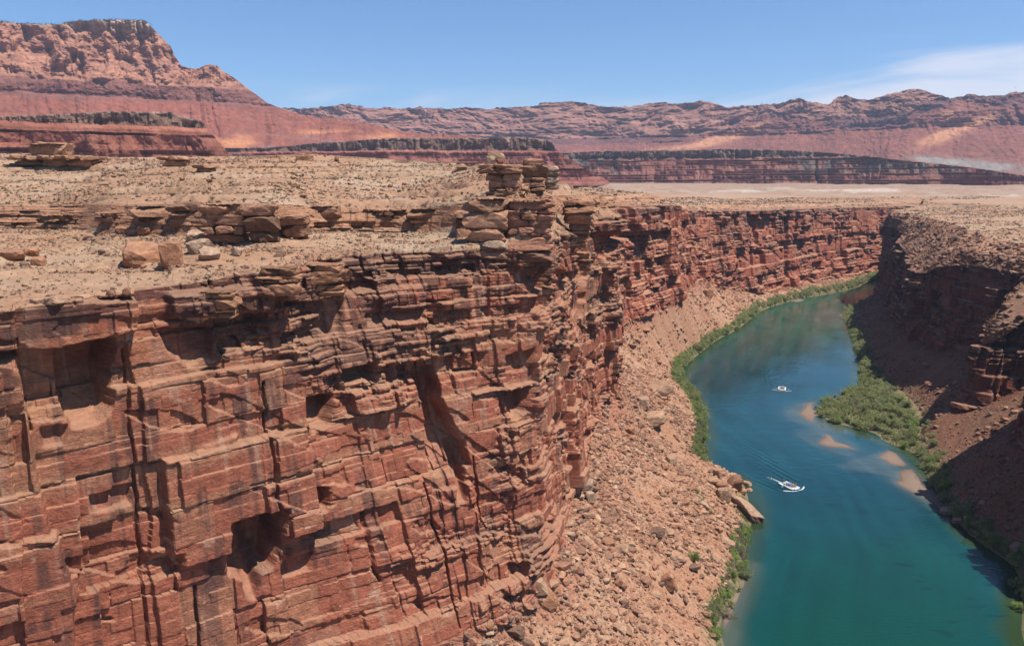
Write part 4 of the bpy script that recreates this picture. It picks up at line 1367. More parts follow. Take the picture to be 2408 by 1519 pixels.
strata_rock(1186, 1300, 470, 582, [(0, 1.0, 0), (.5, .97, 0), (1, .86, 0)], 'rough red buttress under the slender pinnacle', 305, name='rock_buttress', base_at=(1240, 590), segs=U, sink=4, layer=0.9, colr=(0.38, 0.175, 0.105))
strata_rock(1324, 1398, 474, 556, [(0, .5, .05), (.3, .72, .04), (.6, .95, 0), (1, .98, 0)], 'overhanging beak of striped rock east of the pinnacle', 306, name='rock_buttress', base_at=(1355, 560), segs=U, sink=4, layer=0.7, colr=(0.42, 0.205, 0.115))
strata_rock(1066, 1104, 497, 546, [(0, .8, .1), (.5, .85, 0), (.8, 1.0, 0), (1, .75, 0)], 'round headed knob at the west end of the buttress', 307, name='rock_buttress', base_at=(1085, 560), segs=U, sink=3, layer=1.2)
for i, (a, b_, c_, d_, lb, cl) in enumerate([(1143, 1187, 358, 377, 'flat boulder perched highest on the top heavy stack', 'tan'), (1141, 1164, 368, 387, 'wedge shaped boulder propped under the perched flat one', 'pale'),
                                            (1167, 1185, 373, 387, 'small dark boulder under the right end of the perched flat one', 'red brown')]):
    by = 224.0
    rng = np.random.default_rng(320 + i)
    V, f = block_shape(rng, 3, 0.1)
    d = by * math.cos(PITCH)
    V = V / (V.max(0) - V.min(0)) * np.array([(b_ - a), (b_ - a) * 0.7, (d_ - c_)]) * d / 1873.0
    me = mesh_np('boulder', V, f, mottled_tint(V, ROCKC[cl], rng, 1.2))
    o = link('boulder', me, M_rocks)
    xx, zz = at_y((a + b_) / 2, (c_ + d_) / 2, by)
    o.location = (xx, by + (1.2 if i == 0 else -0.6), zz)
    setp(o, lb, 'boulder', 'boulders perched on the rock stack')

LEDGE = [(314, 400, 484, 534, 'wide layered block of the ledge above the dark hollows'), (396, 474, 480, 534, 'stubby layered block left of the tallest ledge block'),
         (472, 576, 482, 577, 'tallest block of the upper ledge with a pale foot'), (574, 650, 486, 570, 'second tallest ledge block with a white banded foot'),
         (655, 722, 508, 560, 'low rounded ledge block right of the white footed one'), (215, 300, 500, 536, 'low overhanging block at the left of the upper ledge'),
         (724, 800, 484, 528, 'flat topped ledge block with a dark slot under it'), (100, 190, 505, 532, 'thin broken ledge block far along the upper ledge'),
         (850, 960, 492, 522, 'long low ledge block in the middle of the slope'), (960, 1050, 492, 524, 'shelving ledge block west of the buttress')]
for i, (a, b_, c_, d_, lb) in enumerate(LEDGE):
    big = d_ - c_ > 70
    strata_rock(a, b_, c_, d_, [(0, .80, 0), (.25, .84, 0), (.4, .97, 0), (.8, 1.0, 0), (1, .88, 0)], lb, 340 + i, name='ledge_block', cat='rock ledge', base_at=((a + b_) / 2, d_ + 4), segs=(3, 4, 5),
                depf=0.8, layer=1.0 if big else 0.8, group='blocks of the upper ledge', white=0.22 if big else 0, sq=4.5, sink=2.5)
CAPS = [(404, 480, 694, 752, 'leaning layered block on the cliff rim'), (470, 552, 686, 742, 'middle layered block on the cliff rim'), (545, 648, 676, 738, 'broad dark streaked block on the cliff rim'),
        (606, 700, 632, 690, 'dark banded slab ledge on the rim'), (690, 806, 624, 698, 'thick banded slab overhanging the rim corner'), (1330, 1392, 596, 634, 'thin bedded shelf jutting from the cliff top')]
for i, (a, b_, c_, d_, lb) in enumerate(CAPS):
    strata_rock(a, b_, c_, d_, [(0, .86, .03), (.35, .96, 0), (.8, 1.0, 0), (1, .86, 0)], lb, 360 + i, name='rim_block', cat='rock ledge', base_at=((a + b_) / 2, d_ + 2), segs=(2, 3),
                depf=0.75, layer=0.55, group='layered blocks along the cliff rim', colr=(0.40, 0.19, 0.10), dark=0.75, sq=5, sink=0.6, yoff=-0.5)
SLABS = [(2, 206, 366, 396, 'broad overhanging slab under the skyline, upper left'), (46, 152, 339, 366, 'smaller slab lying on the broad skyline slab'), (368, 436, 368, 392, 'mushroom shaped slab on the skyline'),
         (450, 506, 388, 405, 'low dark slab right of the mushroom shaped one'), (690, 735, 365, 377, 'low slab breaking the skyline in the middle'), (1062, 1104, 394, 402, 'thin slab jutting towards the rock stack')]
for i, (a, b_, c_, d_, lb) in enumerate(SLABS):
    strata_rock(a, b_, c_, d_, [(0, .62, .04), (.4, .8, .02), (.55, 1.0, 0), (.9, 1.0, 0), (1, .85, 0)], lb, 380 + i, name='rock_slab', cat='rock slab',
                base_at=((a + b_) / 2, 398 if i == 1 else d_ + 1), segs=(5, 6), depf=0.7, layer=2.4, group='slabs near the skyline', colr=(0.44, 0.235, 0.135), dark=0.35, sink=1.5, nth=120)

# big single boulders
BIG = [(272, 370, 576, 638, 'huge red brown tumbled boulder below the ledge', 'orange brown', .3, .35), (370, 428, 568, 640, 'upright cracked boulder beside the huge tumbled one', 'orange brown', .1, .2),
       (433, 493, 564, 606, 'smooth tan boulder tilted against the slope', 'pale', .3, -.3), (466, 517, 582, 619, 'round tan boulder casting a dark shadow', 'pale', .2, -.1),
       (436, 480, 545, 574, 'tan boulder resting above the two smooth ones', 'pale', .2, .2), (542, 570, 580, 607, 'small white boulder below the tallest block', 'pale', 0, .3),
       (50, 86, 584, 607, 'square red boulder at the far left', 'orange brown', 0, 0), (74, 103, 605, 629, 'red boulder just below the square one', 'orange brown', 0, .1),
       (-6, 52, 588, 619, 'broken red boulder cut by the left edge', 'orange brown', 0, 0), (646, 672, 582, 610, 'thin slab standing on edge in the sand', 'tan', 0, .7),
       (98, 144, 699, 720, 'flat tan slab lying on the rim at left', 'tan', 0, -.15), (162, 206, 695, 710, 'flat slab on the rim right of the first', 'tan', 0, 0),
       (108, 140, 715, 736, 'tan block sunk into the cliff edge', 'tan', 0, 0), (70, 98, 702, 716, 'small slab at the rim beside the flat one', 'tan', 0, 0),
       (250, 272, 700, 716, 'small cube of rock on the rim', 'red brown', 0, 0), (266, 314, 534, 553, 'undercut boulder below the ledge hollow', 'orange brown', 0, 0), (322, 369, 533, 554, 'loose block under the layered ledge', 'orange brown', 0, 0),
       (286, 306, 688, 708, 'pointed rock near the rim', 'orange brown', 0, 0), (560, 590, 640, 652, 'dark flat rock on the bench', 'dark brown', 0, 0), (1130, 1190, 566, 586, 'pale rounded bed end at the foot of the buttress', 'pale', 0, 0)]
for i, (a, b_, c_, d_, lb, cl, tl, rl) in enumerate(BIG):
    boulder(a, b_, c_, d_, lb, cl, 400 + i, rot=0.4 * math.sin(i * 2.3), tilt=tl, roll=rl * -0.6, segs=(3, 4, 5), group='large loose boulders on the upper slopes')
TAL = [(1236, 1290, 1362, 1408, 'biggest split boulder on the lower slope, upper half', 'tan', .2), (1262, 1316, 1390, 1440, 'lower half of the split boulder, its face dark red', 'orange brown', .4),
       (1440, 1480, 1278, 1308, 'long tan slab below the cliff foot in mid slope', 'tan', .5), (1550, 1588, 1350, 1390, 'long brown slab near the lower bushes', 'orange brown', .6),
       (1350, 1400, 1132, 1162, 'pale boulder at the cliff foot', 'pale', .2), (1378, 1402, 1155, 1190, 'tall tan boulder leaning below the pale one', 'pale', .1),
       (1522, 1564, 1244, 1268, 'dark boulder in the middle of the slope', 'dark brown', .3), (1190, 1234, 1476, 1506, 'dark red boulder at the bottom of the picture', 'dark brown', .2),
       (1563, 1592, 1070, 1100, 'tan block high above the bushes', 'tan', .1), (1518, 1582, 902, 936, 'long layered slab sliding from the cliff', 'tan', .5), (1496, 1532, 936, 966, 'pale pointed boulder below the layered slab', 'pale', .2),
       (1500, 1570, 976, 1010, 'broad sunlit boulder group in the upper slope', 'tan', .3), (1652, 1678, 680, 706, 'single dark boulder on the far fan', 'orange brown', 0),
       (1684, 1724, 1148, 1186, 'square tan block above the great slab', 'tan', .1), (1684, 1712, 1134, 1160, 'brown block behind the square tan one', 'orange brown', .2),
       (1708, 1750, 1124, 1160, 'dark red sloping block by the water', 'red brown', .5), (1676, 1702, 1102, 1128, 'rounded block at the edge of the river', 'tan', .1),
       (1744, 1768, 1132, 1150, 'small block carrying the lone bush', 'tan', .1), (1756, 1777, 1146, 1158, 'outermost small block in the water', 'tan', .2),
       (1735, 1758, 1150, 1166, 'low block at the waterline under the red one', 'orange brown', .1), (1660, 1690, 1124, 1140, 'flat slab beside the rounded block', 'tan', .2),
       (2207, 2242, 1202, 1224, 'white boulder standing in the water on the right bank', 'pale', 0), (2240, 2262, 1218, 1236, 'low rock beside the white boulder', 'tan', 0), (2374, 2406, 1278, 1308, 'sunlit rock in the deep shade at right', 'tan', .2),
       (1130, 1160, 1508, 1530, 'pair of pale blocks at the lower edge', 'pale', .2), (1640, 1668, 1180, 1200, 'pale rounded stone in the slope above the shore', 'pale', 0)]
for i, (a, b_, c_, d_, lb, cl, rl) in enumerate(TAL):
    boulder(a, b_, c_, d_, lb, cl, 440 + i, rot=0.5 * math.sin(i * 1.7), roll=rl * 0.7, segs=(0, 1, 2), group='large boulders of the lower slopes', dep=0.75)

# the great slab that slopes into the river
p0, p1 = np.array([*at_z(1724, 1168, 7.0), 7.5]), np.array([*at_z(1790, 1226, 1.6), 0.6])
rng = np.random.default_rng(470)
V, f = block_shape(rng, 4, 0.0)
V = V / (V.max(0) - V.min(0))
L_ = np.linalg.norm(p1 - p0)
V = V * np.array([L_ * 1.04, 5.8, 5.2])
c = mottled_tint(V, (0.47, 0.30, 0.20), rng, 0.0)
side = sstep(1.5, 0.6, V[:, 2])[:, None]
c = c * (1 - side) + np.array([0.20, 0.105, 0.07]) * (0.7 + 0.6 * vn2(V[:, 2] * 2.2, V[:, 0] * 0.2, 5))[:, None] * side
o = link('boulder', mesh_np('boulder', V, f, c), M_rocks)
o.location = tuple((p0 + p1) / 2)
dv = Vector(p1 - p0)
o.rotation_euler = dv.to_track_quat('X', 'Z').to_euler()
setp(o, 'greatest slab of all, pale on top, sloping down into the river', 'boulder', 'large boulders of the lower slopes')


# ------------------------------------------------------------------ scattered rocks
def sample(sh, segs, n, wfun, rng, pxlim=(-120, 2530)):
    rk = np.where(np.isin(sh.seg, segs))[0]
    r0, r1 = rk[0], rk[-1]
    X, Y, Z = sh.X[r0:r1 + 1], sh.Y[r0:r1 + 1], sh.Z[r0:r1 + 1]
    ax, ay = np.diff(X, axis=0)[:, :-1], np.diff(Y, axis=0)[:, :-1]
    bx, by = np.diff(X, axis=1)[:-1], np.diff(Y, axis=1)[:-1]
    area = np.abs(ax * by - ay * bx)
    px, py = to_px(X[:-1, :-1], Y[:-1, :-1], Z[:-1, :-1])
    w = area * wfun(X[:-1, :-1], Y[:-1, :-1], Z[:-1, :-1], px, py, np.broadcast_to(sh.t[None, :-1], px.shape))
    w = np.where((px > pxlim[0]) & (px < pxlim[1]) & (py < 1640) & (Y[:-1, :-1] > 20), w, 0).ravel()
    w = np.maximum(w, 0)
    i = rng.choice(len(w), n, p=w / w.sum())
    fx, fy = rng.random(n), rng.random(n)
    X0, Y0, Z0 = (a[:-1, :-1].ravel()[i] for a in (X, Y, Z))
    X1, Y1, Z1 = (a[1:, 1:].ravel()[i] for a in (X, Y, Z))
    return X0 + (X1 - X0) * fx, Y0 + (Y1 - Y0) * fx, Z0 + (Z1 - Z0) * fx


def stuff_rocks(name, label, pts, size, rng, cols):
    shapes = [block_shape(np.random.default_rng(700 + k), 1, 0.0) for k in range(12)]
    f = shapes[0][1]
    n = len(size)
    d = shapes[0][0]
    V = np.stack([q[0] for q in shapes])[rng.integers(0, 12, n)] * 1.25
    V = V * (size[:, None] * rng.uniform(0.5, 1.35, (n, 3)) * np.array([1.1, 1, 0.7]))[:, None, :] * 0.5
    a = rng.uniform(0, 2 * np.pi, n)
    ca, sa = np.cos(a)[:, None], np.sin(a)[:, None]
    b_ = rng.uniform(-0.5, 0.5, n)
    cb2, sb2 = np.cos(b_)[:, None], np.sin(b_)[:, None]
    x_, z_ = V[..., 0] * cb2 - V[..., 2] * sb2, V[..., 0] * sb2 + V[..., 2] * cb2
    X = x_ * ca - V[..., 1] * sa + pts[0][:, None]
    Y = x_ * sa + V[..., 1] * ca + pts[1][:, None]
    Z = z_ + pts[2][:, None] + size[:, None] * 0.12
    F_ = (f[None] + (np.arange(n) * len(d))[:, None, None]).reshape(-1, 3)
    ci = np.array(cols)[rng.integers(0, len(cols), n)] * rng.uniform(0.75, 1.2, (n, 1))
    c = np.repeat(ci[:, None], len(d), 1)
    me = mesh_np(name, np.stack([X, Y, Z], -1).reshape(-1, 3), F_, c.reshape(-1, 3))
    setp(link(name, me, M_rocks), label, kind='stuff')


rng = np.random.default_rng(5)
TC = [(0.44, 0.235, 0.14), (0.33, 0.155, 0.095), (0.50, 0.31, 0.20), (0.22, 0.12, 0.082), (0.40, 0.18, 0.105), (0.46, 0.26, 0.16)]
PC = [(0.40, 0.23, 0.14), (0.33, 0.175, 0.11), (0.45, 0.31, 0.21), (0.27, 0.15, 0.10)]
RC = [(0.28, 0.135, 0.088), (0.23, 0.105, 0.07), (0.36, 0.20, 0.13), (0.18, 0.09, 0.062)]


def band(t0, t1):
    return lambda X, Y, Z, px, py, t: ((t > t0) & (t < t1)) * 1.0


def clump(sd, sc=14, lo=-0.1, hi=0.35, t0=-9, t1=99):
    return lambda X, Y, Z, px, py, t: (0.06 + sstep(lo, hi, 0.7 * fbm(X / sc, Y / sc, sd, 3) + 0.6 * fbm(X / 30, Y / 5, sd + 1, 3))) * ((t > t0) & (t < t1))


n = 36000
stuff_rocks('rubble', 'angular broken rubble covering the slope below the near cliff', sample(shA, [1], n, clump(71, 16, -0.4, 0.3, 1.5, 9), rng), 0.22 + rng.pareto(1.7, n).clip(0, 8.0) * 0.30, rng, TC)
n = 9000
stuff_rocks('rubble', 'reddish rubble on the fans along the far left bank', sample(shB, [1], n, clump(72, 30, -0.4, 0.3), rng), 0.7 + rng.pareto(2.6, n).clip(0, 4) * 0.8, rng, TC)
n = 9000
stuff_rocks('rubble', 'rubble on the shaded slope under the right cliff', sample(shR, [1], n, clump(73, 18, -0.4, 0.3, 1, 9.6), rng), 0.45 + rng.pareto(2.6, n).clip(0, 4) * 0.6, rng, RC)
n = 9000
stuff_rocks('rubble', 'small stones strewn over the bench above the near cliff', sample(shA, [3], n, clump(74, 12, -0.05, 0.35, 0.5, 9), rng), 0.22 + rng.pareto(2.4, n).clip(0, 4) * 0.25, rng, PC)
n = 11000
stuff_rocks('rubble', 'small stones strewn over the left plateau', sample(shA, [5], n, clump(75, 24, -0.05, 0.35, 0.3, 9), rng), 0.32 + rng.pareto(2.4, n).clip(0, 4) * 0.36, rng, PC)
n = 4200
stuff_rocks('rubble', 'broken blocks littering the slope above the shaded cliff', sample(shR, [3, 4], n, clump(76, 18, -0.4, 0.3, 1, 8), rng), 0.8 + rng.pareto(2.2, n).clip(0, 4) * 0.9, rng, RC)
n = 4000
stuff_rocks('rubble', 'stones along the far cliff benches', sample(shB, [3, 5], n, clump(77, 40, -0.1, 0.3), rng), 0.9 + rng.pareto(2.4, n).clip(0, 4) * 0.9, rng, PC)
n = 3500
stuff_rocks('rubble', 'stones dotting the right plateau', sample(shR, [5], n, clump(78, 40, -0.1, 0.3, 1.5, 8), rng), 0.6 + rng.pareto(2.4, n).clip(0, 4) * 0.6, rng, PC)
n = 1600
stuff_rocks('gravel', 'stones fallen from the cliff and caught along its foot', sample(shA, [1], n, lambda X, Y, Z, px, py, t: (Z > 27) * (t > 2) * 1.0, rng), 0.6 + rng.pareto(2.2, n).clip(0, 4) * 0.6, rng, RC)

VAR = []
for i in range(14):
    V, f = block_shape(np.random.default_rng(900 + i), 2, 0.03)
    cn_ = ('tan', 'red brown', 'orange brown', 'dark brown', 'tan', 'red brown', 'orange brown')[i % 7]
    VAR.append((cn_, mesh_np('boulder', V, f, mottled_tint(V, ROCKC[cn_], np.random.default_rng(i), 0.9))))
    VAR[-1][1].materials.append(M_rocks)


def scatter_boulders(sh, segs, n, wfun, smin, smax, zone, group, seed):
    rng = np.random.default_rng(seed)
    X, Y, Z = sample(sh, segs, n, wfun, rng)
    sz = np.clip(smin * (1 + rng.pareto(2.3, n)), smin, smax)
    for i in range(n):
        cn_, me = VAR[int(rng.integers(14))]
        o = bpy.data.objects.new('boulder', me)
        COL.objects.link(o)
        o.location = (X[i], Y[i], Z[i] + sz[i] * 0.13)
        o.scale = tuple(sz[i] * 0.62 * rng.uniform(0.7, 1.35, 3) * np.array([1, 1, 0.75]))
        o.rotation_euler = (rng.uniform(-.5, .5), rng.uniform(-.5, .5), rng.uniform(0, 6.28))
        px, py = to_px(X[i], Y[i], Z[i])
        s_ = 'small' if sz[i] < smin * 1.25 else ('middling' if sz[i] < smin * 1.9 else 'large')
        setp(o, f'{s_} {cn_} boulder {zone(float(px), float(py), float(Z[i]))}', 'boulder', group)


scatter_boulders(shA, [1], 120, clump(81, 20, -0.3, 0.3, 4.0, 8.8), 1.5, 4.2,
                 lambda px, py, z: ('low on the rubble slope' if z < 10 else 'halfway up the rubble slope' if z < 22 else 'right under the near cliff') + (', lower part' if py > 1200 else ''),
                 'boulders on the near rubble slope', 81)
scatter_boulders(shB, [1], 36, clump(82, 40, -0.3, 0.3, 9.5, 15), 2.0, 6.0, lambda px, py, z: 'on the fan at the river bend' if px < 1760 else 'on the narrow bank under the far cliff', 'boulders on the far left bank', 82)
scatter_boulders(shR, [1], 34, clump(83, 20, -0.3, 0.3, 3, 8.6), 1.6, 4.5, lambda px, py, z: 'on the sunlit patch between the shadows' if py < 1050 else 'on the shaded bank at lower right', 'boulders under the right cliff', 83)
scatter_boulders(shA, [3], 34, clump(84, 14, 0, 0.35, 0.8, 5.2), 0.9, 2.4, lambda px, py, z: 'on the sandy bench' + (' near the left edge' if px < 300 else ' in the middle' if px < 800 else ' by the buttress'), 'boulders on the sandy bench', 84)
scatter_boulders(shA, [5], 34, clump(85, 26, 0, 0.35, 0.8, 7.5), 1.2, 3.2, lambda px, py, z: 'on the upper slope' + (' near the left edge' if px < 300 else ' in the middle' if px < 800 else ' by the pinnacles'), 'boulders on the upper slope', 85)


# ------------------------------------------------------------------ plants
def leaf_mat(name, a, b_):
    m = bpy.data.materials.new(name)
    m.use_nodes = True
    nt = m.node_tree
    b = nt.nodes['Principled BSDF']
    b.inputs['Roughness'].default_value = 0.65
    b.inputs['Specular IOR Level'].default_value = 0.15
    tcn = mk(nt, 'ShaderNodeTexCoord')
    n1 = mk(nt, 'ShaderNodeTexNoise')
    n1.inputs['Scale'].default_value = 1.1
    n1.inputs['Detail'].default_value = 4
    lk(nt, tcn.outputs['Object'], n1.inputs['Vector'])
    oi = mk(nt, 'ShaderNodeObjectInfo')
    mxx = mk(nt, 'ShaderNodeMix', data_type='RGBA')
    lk(nt, ramp(nt, mth(nt, 'ADD', n1.outputs[0], mth(nt, 'MULTIPLY', oi.outputs['Random'], 0.3)), 0.45, 0.85), mxx.inputs[0])
    mxx.inputs[6].default_value = (*a, 1)
    mxx.inputs[7].default_value = (*b_, 1)
    lk(nt, mxx.outputs[2], b.inputs['Base Color'])
    tr = mk(nt, 'ShaderNodeBsdfTranslucent')
    lk(nt, mxx.outputs[2], tr.inputs[0])
    ms = mk(nt, 'ShaderNodeMixShader')
    ms.inputs[0].default_value = 0.5
    lk(nt, b.outputs[0], ms.inputs[1])
    lk(nt, tr.outputs[0], ms.inputs[2])
    lk(nt, ms.outputs[0], nt.nodes['Material Output'].inputs[0])
    return m


M_leaf = leaf_mat('tamarisk_leaves', (0.22, 0.25, 0.10), (0.36, 0.375, 0.17))
M_leaf2 = leaf_mat('willow_leaves', (0.22, 0.30, 0.08), (0.37, 0.44, 0.14))
M_leaf3 = leaf_mat('dry_twigs', (0.19, 0.165, 0.11), (0.28, 0.24, 0.165))
M_sage = leaf_mat('sage_leaves', (0.060, 0.062, 0.034), (0.105, 0.10, 0.055))
M_bark = plain_mat('grey_bark', (0.17, 0.125, 0.09))


def leaf_cloud(rng, n, R3, lobes, leaf, zmin=0.05):
    """Leaf-sized faces spread through several lobes, thinner at the outside."""
    cs = rng.normal(0, 1, (lobes, 3)) * np.array([0.45, 0.45, 0.22]) + np.array([0, 0, 0.55])
    rs = rng.uniform(0.32, 0.55, lobes)
    k = rng.integers(0, lobes, n)
    d = rng.normal(0, 1, (n, 3))
    d /= np.linalg.norm(d, axis=1)[:, None]
    p = cs[k] + d * (rs[k] * rng.uniform(0.35, 1.08, n) ** 0.7)[:, None]
    p[:, 2] = np.maximum(p[:, 2], zmin + 0.1 * rng.random(n))
    p = p * np.array(R3)
    a = rng.normal(0, 1, (n, 3))
    a /= np.linalg.norm(a, axis=1)[:, None]
    b_ = np.cross(a, rng.normal(0, 1, (n, 3)))
    b_ /= np.linalg.norm(b_, axis=1)[:, None]
    sz = (leaf * rng.uniform(0.6, 1.4, n))[:, None]
    V = np.stack([p - a * sz, p + b_ * sz * 0.45, p + a * sz, p - b_ * sz * 0.45], 1).reshape(-1, 3)
    return V, np.arange(4 * n).reshape(n, 4)


def stems(rng, n, h, spread, r):
    V, Fc = [], []
    for i in range(n):
        a = rng.uniform(0, 6.28)
        tip = np.array([math.cos(a), math.sin(a), 0]) * spread * rng.uniform(0.3, 1) + np.array([0, 0, h * rng.uniform(0.6, 1)])
        prev = None
        for j in range(4):
            q = j / 3
            c = tip * q * np.array([q, q, 1]) + np.array([math.cos(a), math.sin(a), 0]) * 0.1
            rr = r * (1 - 0.8 * q)
            ring = [len(V) + m for m in range(5)]
            for m in range(5):
                V.append(c + rr * np.array([math.cos(m * 1.257), math.sin(m * 1.257), 0]))
            if prev:
                for m in range(5):
                    Fc.append([prev[m], prev[(m + 1) % 5], ring[(m + 1) % 5], ring[m]])
            prev = ring
    return np.array(V), np.array(Fc)


BV = []
for i in range(8):
    r_ = np.random.default_rng(50 + i)
    V, f = leaf_cloud(r_, 1500 if i < 6 else 700, (1.0, 1.0, 1.0), 7, 0.075)
    m = (M_leaf, M_leaf2, M_leaf, M_leaf2, M_leaf, M_leaf, M_leaf3, M_leaf3)[i]
    fm = mesh_np('foliage', V, f)
    fm.materials.append(m)
    V, f = stems(r_, 7 if i < 6 else 16, 0.85, 0.6, 0.028)
    sm = mesh_np('stem', V, f)
    sm.materials.append(M_bark)
    BV.append((fm, sm, 'dusty green' if m is M_leaf else 'bright green' if m is M_leaf2 else 'dry greyish'))


BQ = []


def bush(x, y, z, w, h, rng, label, group, kind=None, name='bush'):
    k = int(rng.integers(0, 8)) if kind is None else kind
    d_ = math.sqrt(x * x + y * y + EYE * EYE)
    BQ.append(((1e3 if group is None else 0) + w * h / d_**2, (float(x), float(y), float(z)), w, h, label, group, k, float(rng.uniform(0.85, 1.15)), float(rng.uniform(0, 6.28))))


def plant(q, name='bush'):
    _, (x, y, z), w, h, label, group, k, wy_, rz = q
    fm, sm, cn_ = BV[k]
    e = bpy.data.objects.new(name, None)
    COL.objects.link(e)
    e.empty_display_size = 0.3
    e.location = (x, y, z)
    e.scale = (w / 2, w / 2 * wy_, h)
    e.rotation_euler = (0, 0, rz)
    link('foliage', fm, None, e)
    link('stem', sm, None, e)
    return setp(e, label.replace('%', cn_), 'bush', group)


rng = np.random.default_rng(77)
nb = 0


def along(bank, t0, t1, step, inland, jit, hw, lab, group, tmax_w=None, kinds=None, side=-1):
    global nb
    tt = np.linspace(t0, t1, 3000)
    P_ = hermite([p[:3] for p in bank], tt)
    ds = np.concatenate([[0], np.cumsum(np.linalg.norm(np.diff(P_, axis=0), axis=1))])
    tg = np.gradient(P_, axis=0)
    tg /= np.linalg.norm(tg, axis=1)[:, None]
    s_ = 0.0
    while s_ < ds[-1]:
        i = int(np.searchsorted(ds, s_))
        i = min(i, len(tt) - 1)
        o_ = inland * rng.uniform(0.2, 1.0) + rng.normal(0, jit)
        nrm = np.array([-tg[i, 1], tg[i, 0]])
        q = P_[i] + nrm * abs(o_) if side < 0 else P_[i] + nrm * abs(o_)
        h = hw * rng.uniform(0.65, 1.35)
        z = 0.2 + 0.45 * min(abs(o_), 6)
        px, py = to_px(q[0], q[1], z)
        if -50 < px < 2450 and py < 1600:
            bush(q[0], q[1], z - 0.3, h * rng.uniform(1.2, 1.9), h, rng, lab(float(px), float(py)), group, kinds[int(rng.integers(len(kinds)))] if kinds else None)
            nb += 1
        s_ += step * rng.uniform(0.6, 1.4)


gl_ = 'bushes lining the left bank'
along(LB, 7.35, 9.6, 1.15, 10.5, 1.4, 3.8, lambda px, py: '% bush beside the river' + (' above the block strewn shore' if py > 1000 else ' near the inner bend'), gl_, kinds=[0, 1, 2, 3, 4, 5, 7])
along(LB, 9.6, 12.6, 2.2, 9.5, 1.2, 4.3, lambda px, py: '% bush on the left bank' + (' where the river starts to bend' if py > 800 else ' at the foot of the rocky fan'), gl_, kinds=[0, 2, 4, 5, 3])
along(LB, 12.6, 16.2, 3.4, 13.0, 1.5, 5.2, lambda px, py: '% bush under the far cliff' + (' close to the shaded corner' if px > 1980 else ' along the outer bend'), gl_, kinds=[0, 2, 4, 5, 3])
gr_ = 'bushes on the right bank'
P_ = [(sample(shR, [0], 330, lambda X, Y, Z, px, py, t: ((t > 3.3) & (t < 7.9) & (Z > -0.2)) * 1.0, rng)), (sample(shR, [1], 40, lambda X, Y, Z, px, py, t: ((t > 3.3) & (t < 7.6) & (Z < 9)) * 1.0, rng))]
for X, Y, Z in P_:
    for i in range(len(X)):
        px, py = to_px(X[i], Y[i], Z[i])
        h = rng.uniform(2.0, 4.0) * (1.0 if Z[i] < 5 else 0.6)
        bush(X[i], Y[i], Z[i] - 0.2, h * rng.uniform(1.4, 2.1), h, rng, '% bush ' + ('on the green point beside the sand spit' if px < 2000 and py > 900 else 'on the narrow bank beyond the green point' if py < 900 else 'at the broad root of the green point'), gr_,
             [0, 2, 4, 5, 3, 0, 2, 7][int(rng.integers(8))])
along(RB, 1.6, 3.4, 3.0, 7, 1.5, 3.2, lambda px, py: '% bush in the shadow of the corner cliff', gr_, kinds=[0, 2, 4])
along(RB, 7.9, 9.05, 1.5, 7.5, 1.5, 2.8, lambda px, py: '% bush on the shaded bank at lower right' if py > 1150 else '% bush above the long sandbar', gr_, kinds=[1, 3, 0, 2, 6])
along(LB, 5.4, 6.45, 1.4, 7.0, 1.2, 2.4, lambda px, py: '% bush on the near shore' + (' by the narrow beach' if py > 1330 else ' below the great slab'), gl_, kinds=[6, 7, 0, 3, 1])
along(LB, 4.9, 5.6, 0.9, 9.0, 1.5, 1.7, lambda px, py: '% bush above the narrow beach', gl_, kinds=[1, 3, 1, 6])
for px, py, h, k, lb in [(1752, 1134, 2.6, 2, 'lone green bush growing on the outermost blocks'), (1630, 1320, 3.0, 3, 'single green bush in the middle of the lower slope'), (1652, 1175, 2.2, 1, 'bright bush among the rubble beside the blocks'),
                         (1640, 1160, 1.8, 3, 'smaller bright bush above its neighbour in the rubble'), (1668, 1205, 1.6, 1, 'low bright bush by the square block'), (1672, 1318, 1.8, 6, 'thin bush right of the single green one'),
                         (1664, 1298, 1.4, 7, 'wispy dry bush near the shore path'), (1720, 1146, 1.4, 1, 'bright sprig between the shore blocks'), (1590, 1390, 1.3, 6, 'dry bush beside the grey slab'),
                         (2185, 1085, 2.2, 6, 'dry bush at the foot of the lit ledge'), (2290, 905, 2.4, 0, 'dark bush in the gully of the right slope')]:
    x, y, z, d = SP.at(px, py, (0, 1))
    bush(x, y, z - 0.1, h * 1.25, h, rng, lb, None, k)
BQ.sort(key=lambda q: -q[0])
for q in BQ[:298]:
    plant(q)
VV, FF, off0 = [], [], 0
for q in BQ[298:]:                   # the rest, smallest in the picture, as one thicket
    _, (x, y, z), w, h, _, _, k, wy_, rz = q
    V, f = leaf_cloud(np.random.default_rng(int(abs(x * 97 + y * 31))), 360, (w / 2, w / 2 * wy_, h), 6, 0.13 * 0.5 * (w / 2 + h))
    VV.append(V + np.array([x, y, z]))
    FF.append(f + off0)
    off0 += len(V)
if VV:
    setp(link('undergrowth', mesh_np('undergrowth', np.concatenate(VV), np.concatenate(FF)), M_leaf), 'lower green growth filling the gaps between the bank bushes', kind='stuff')

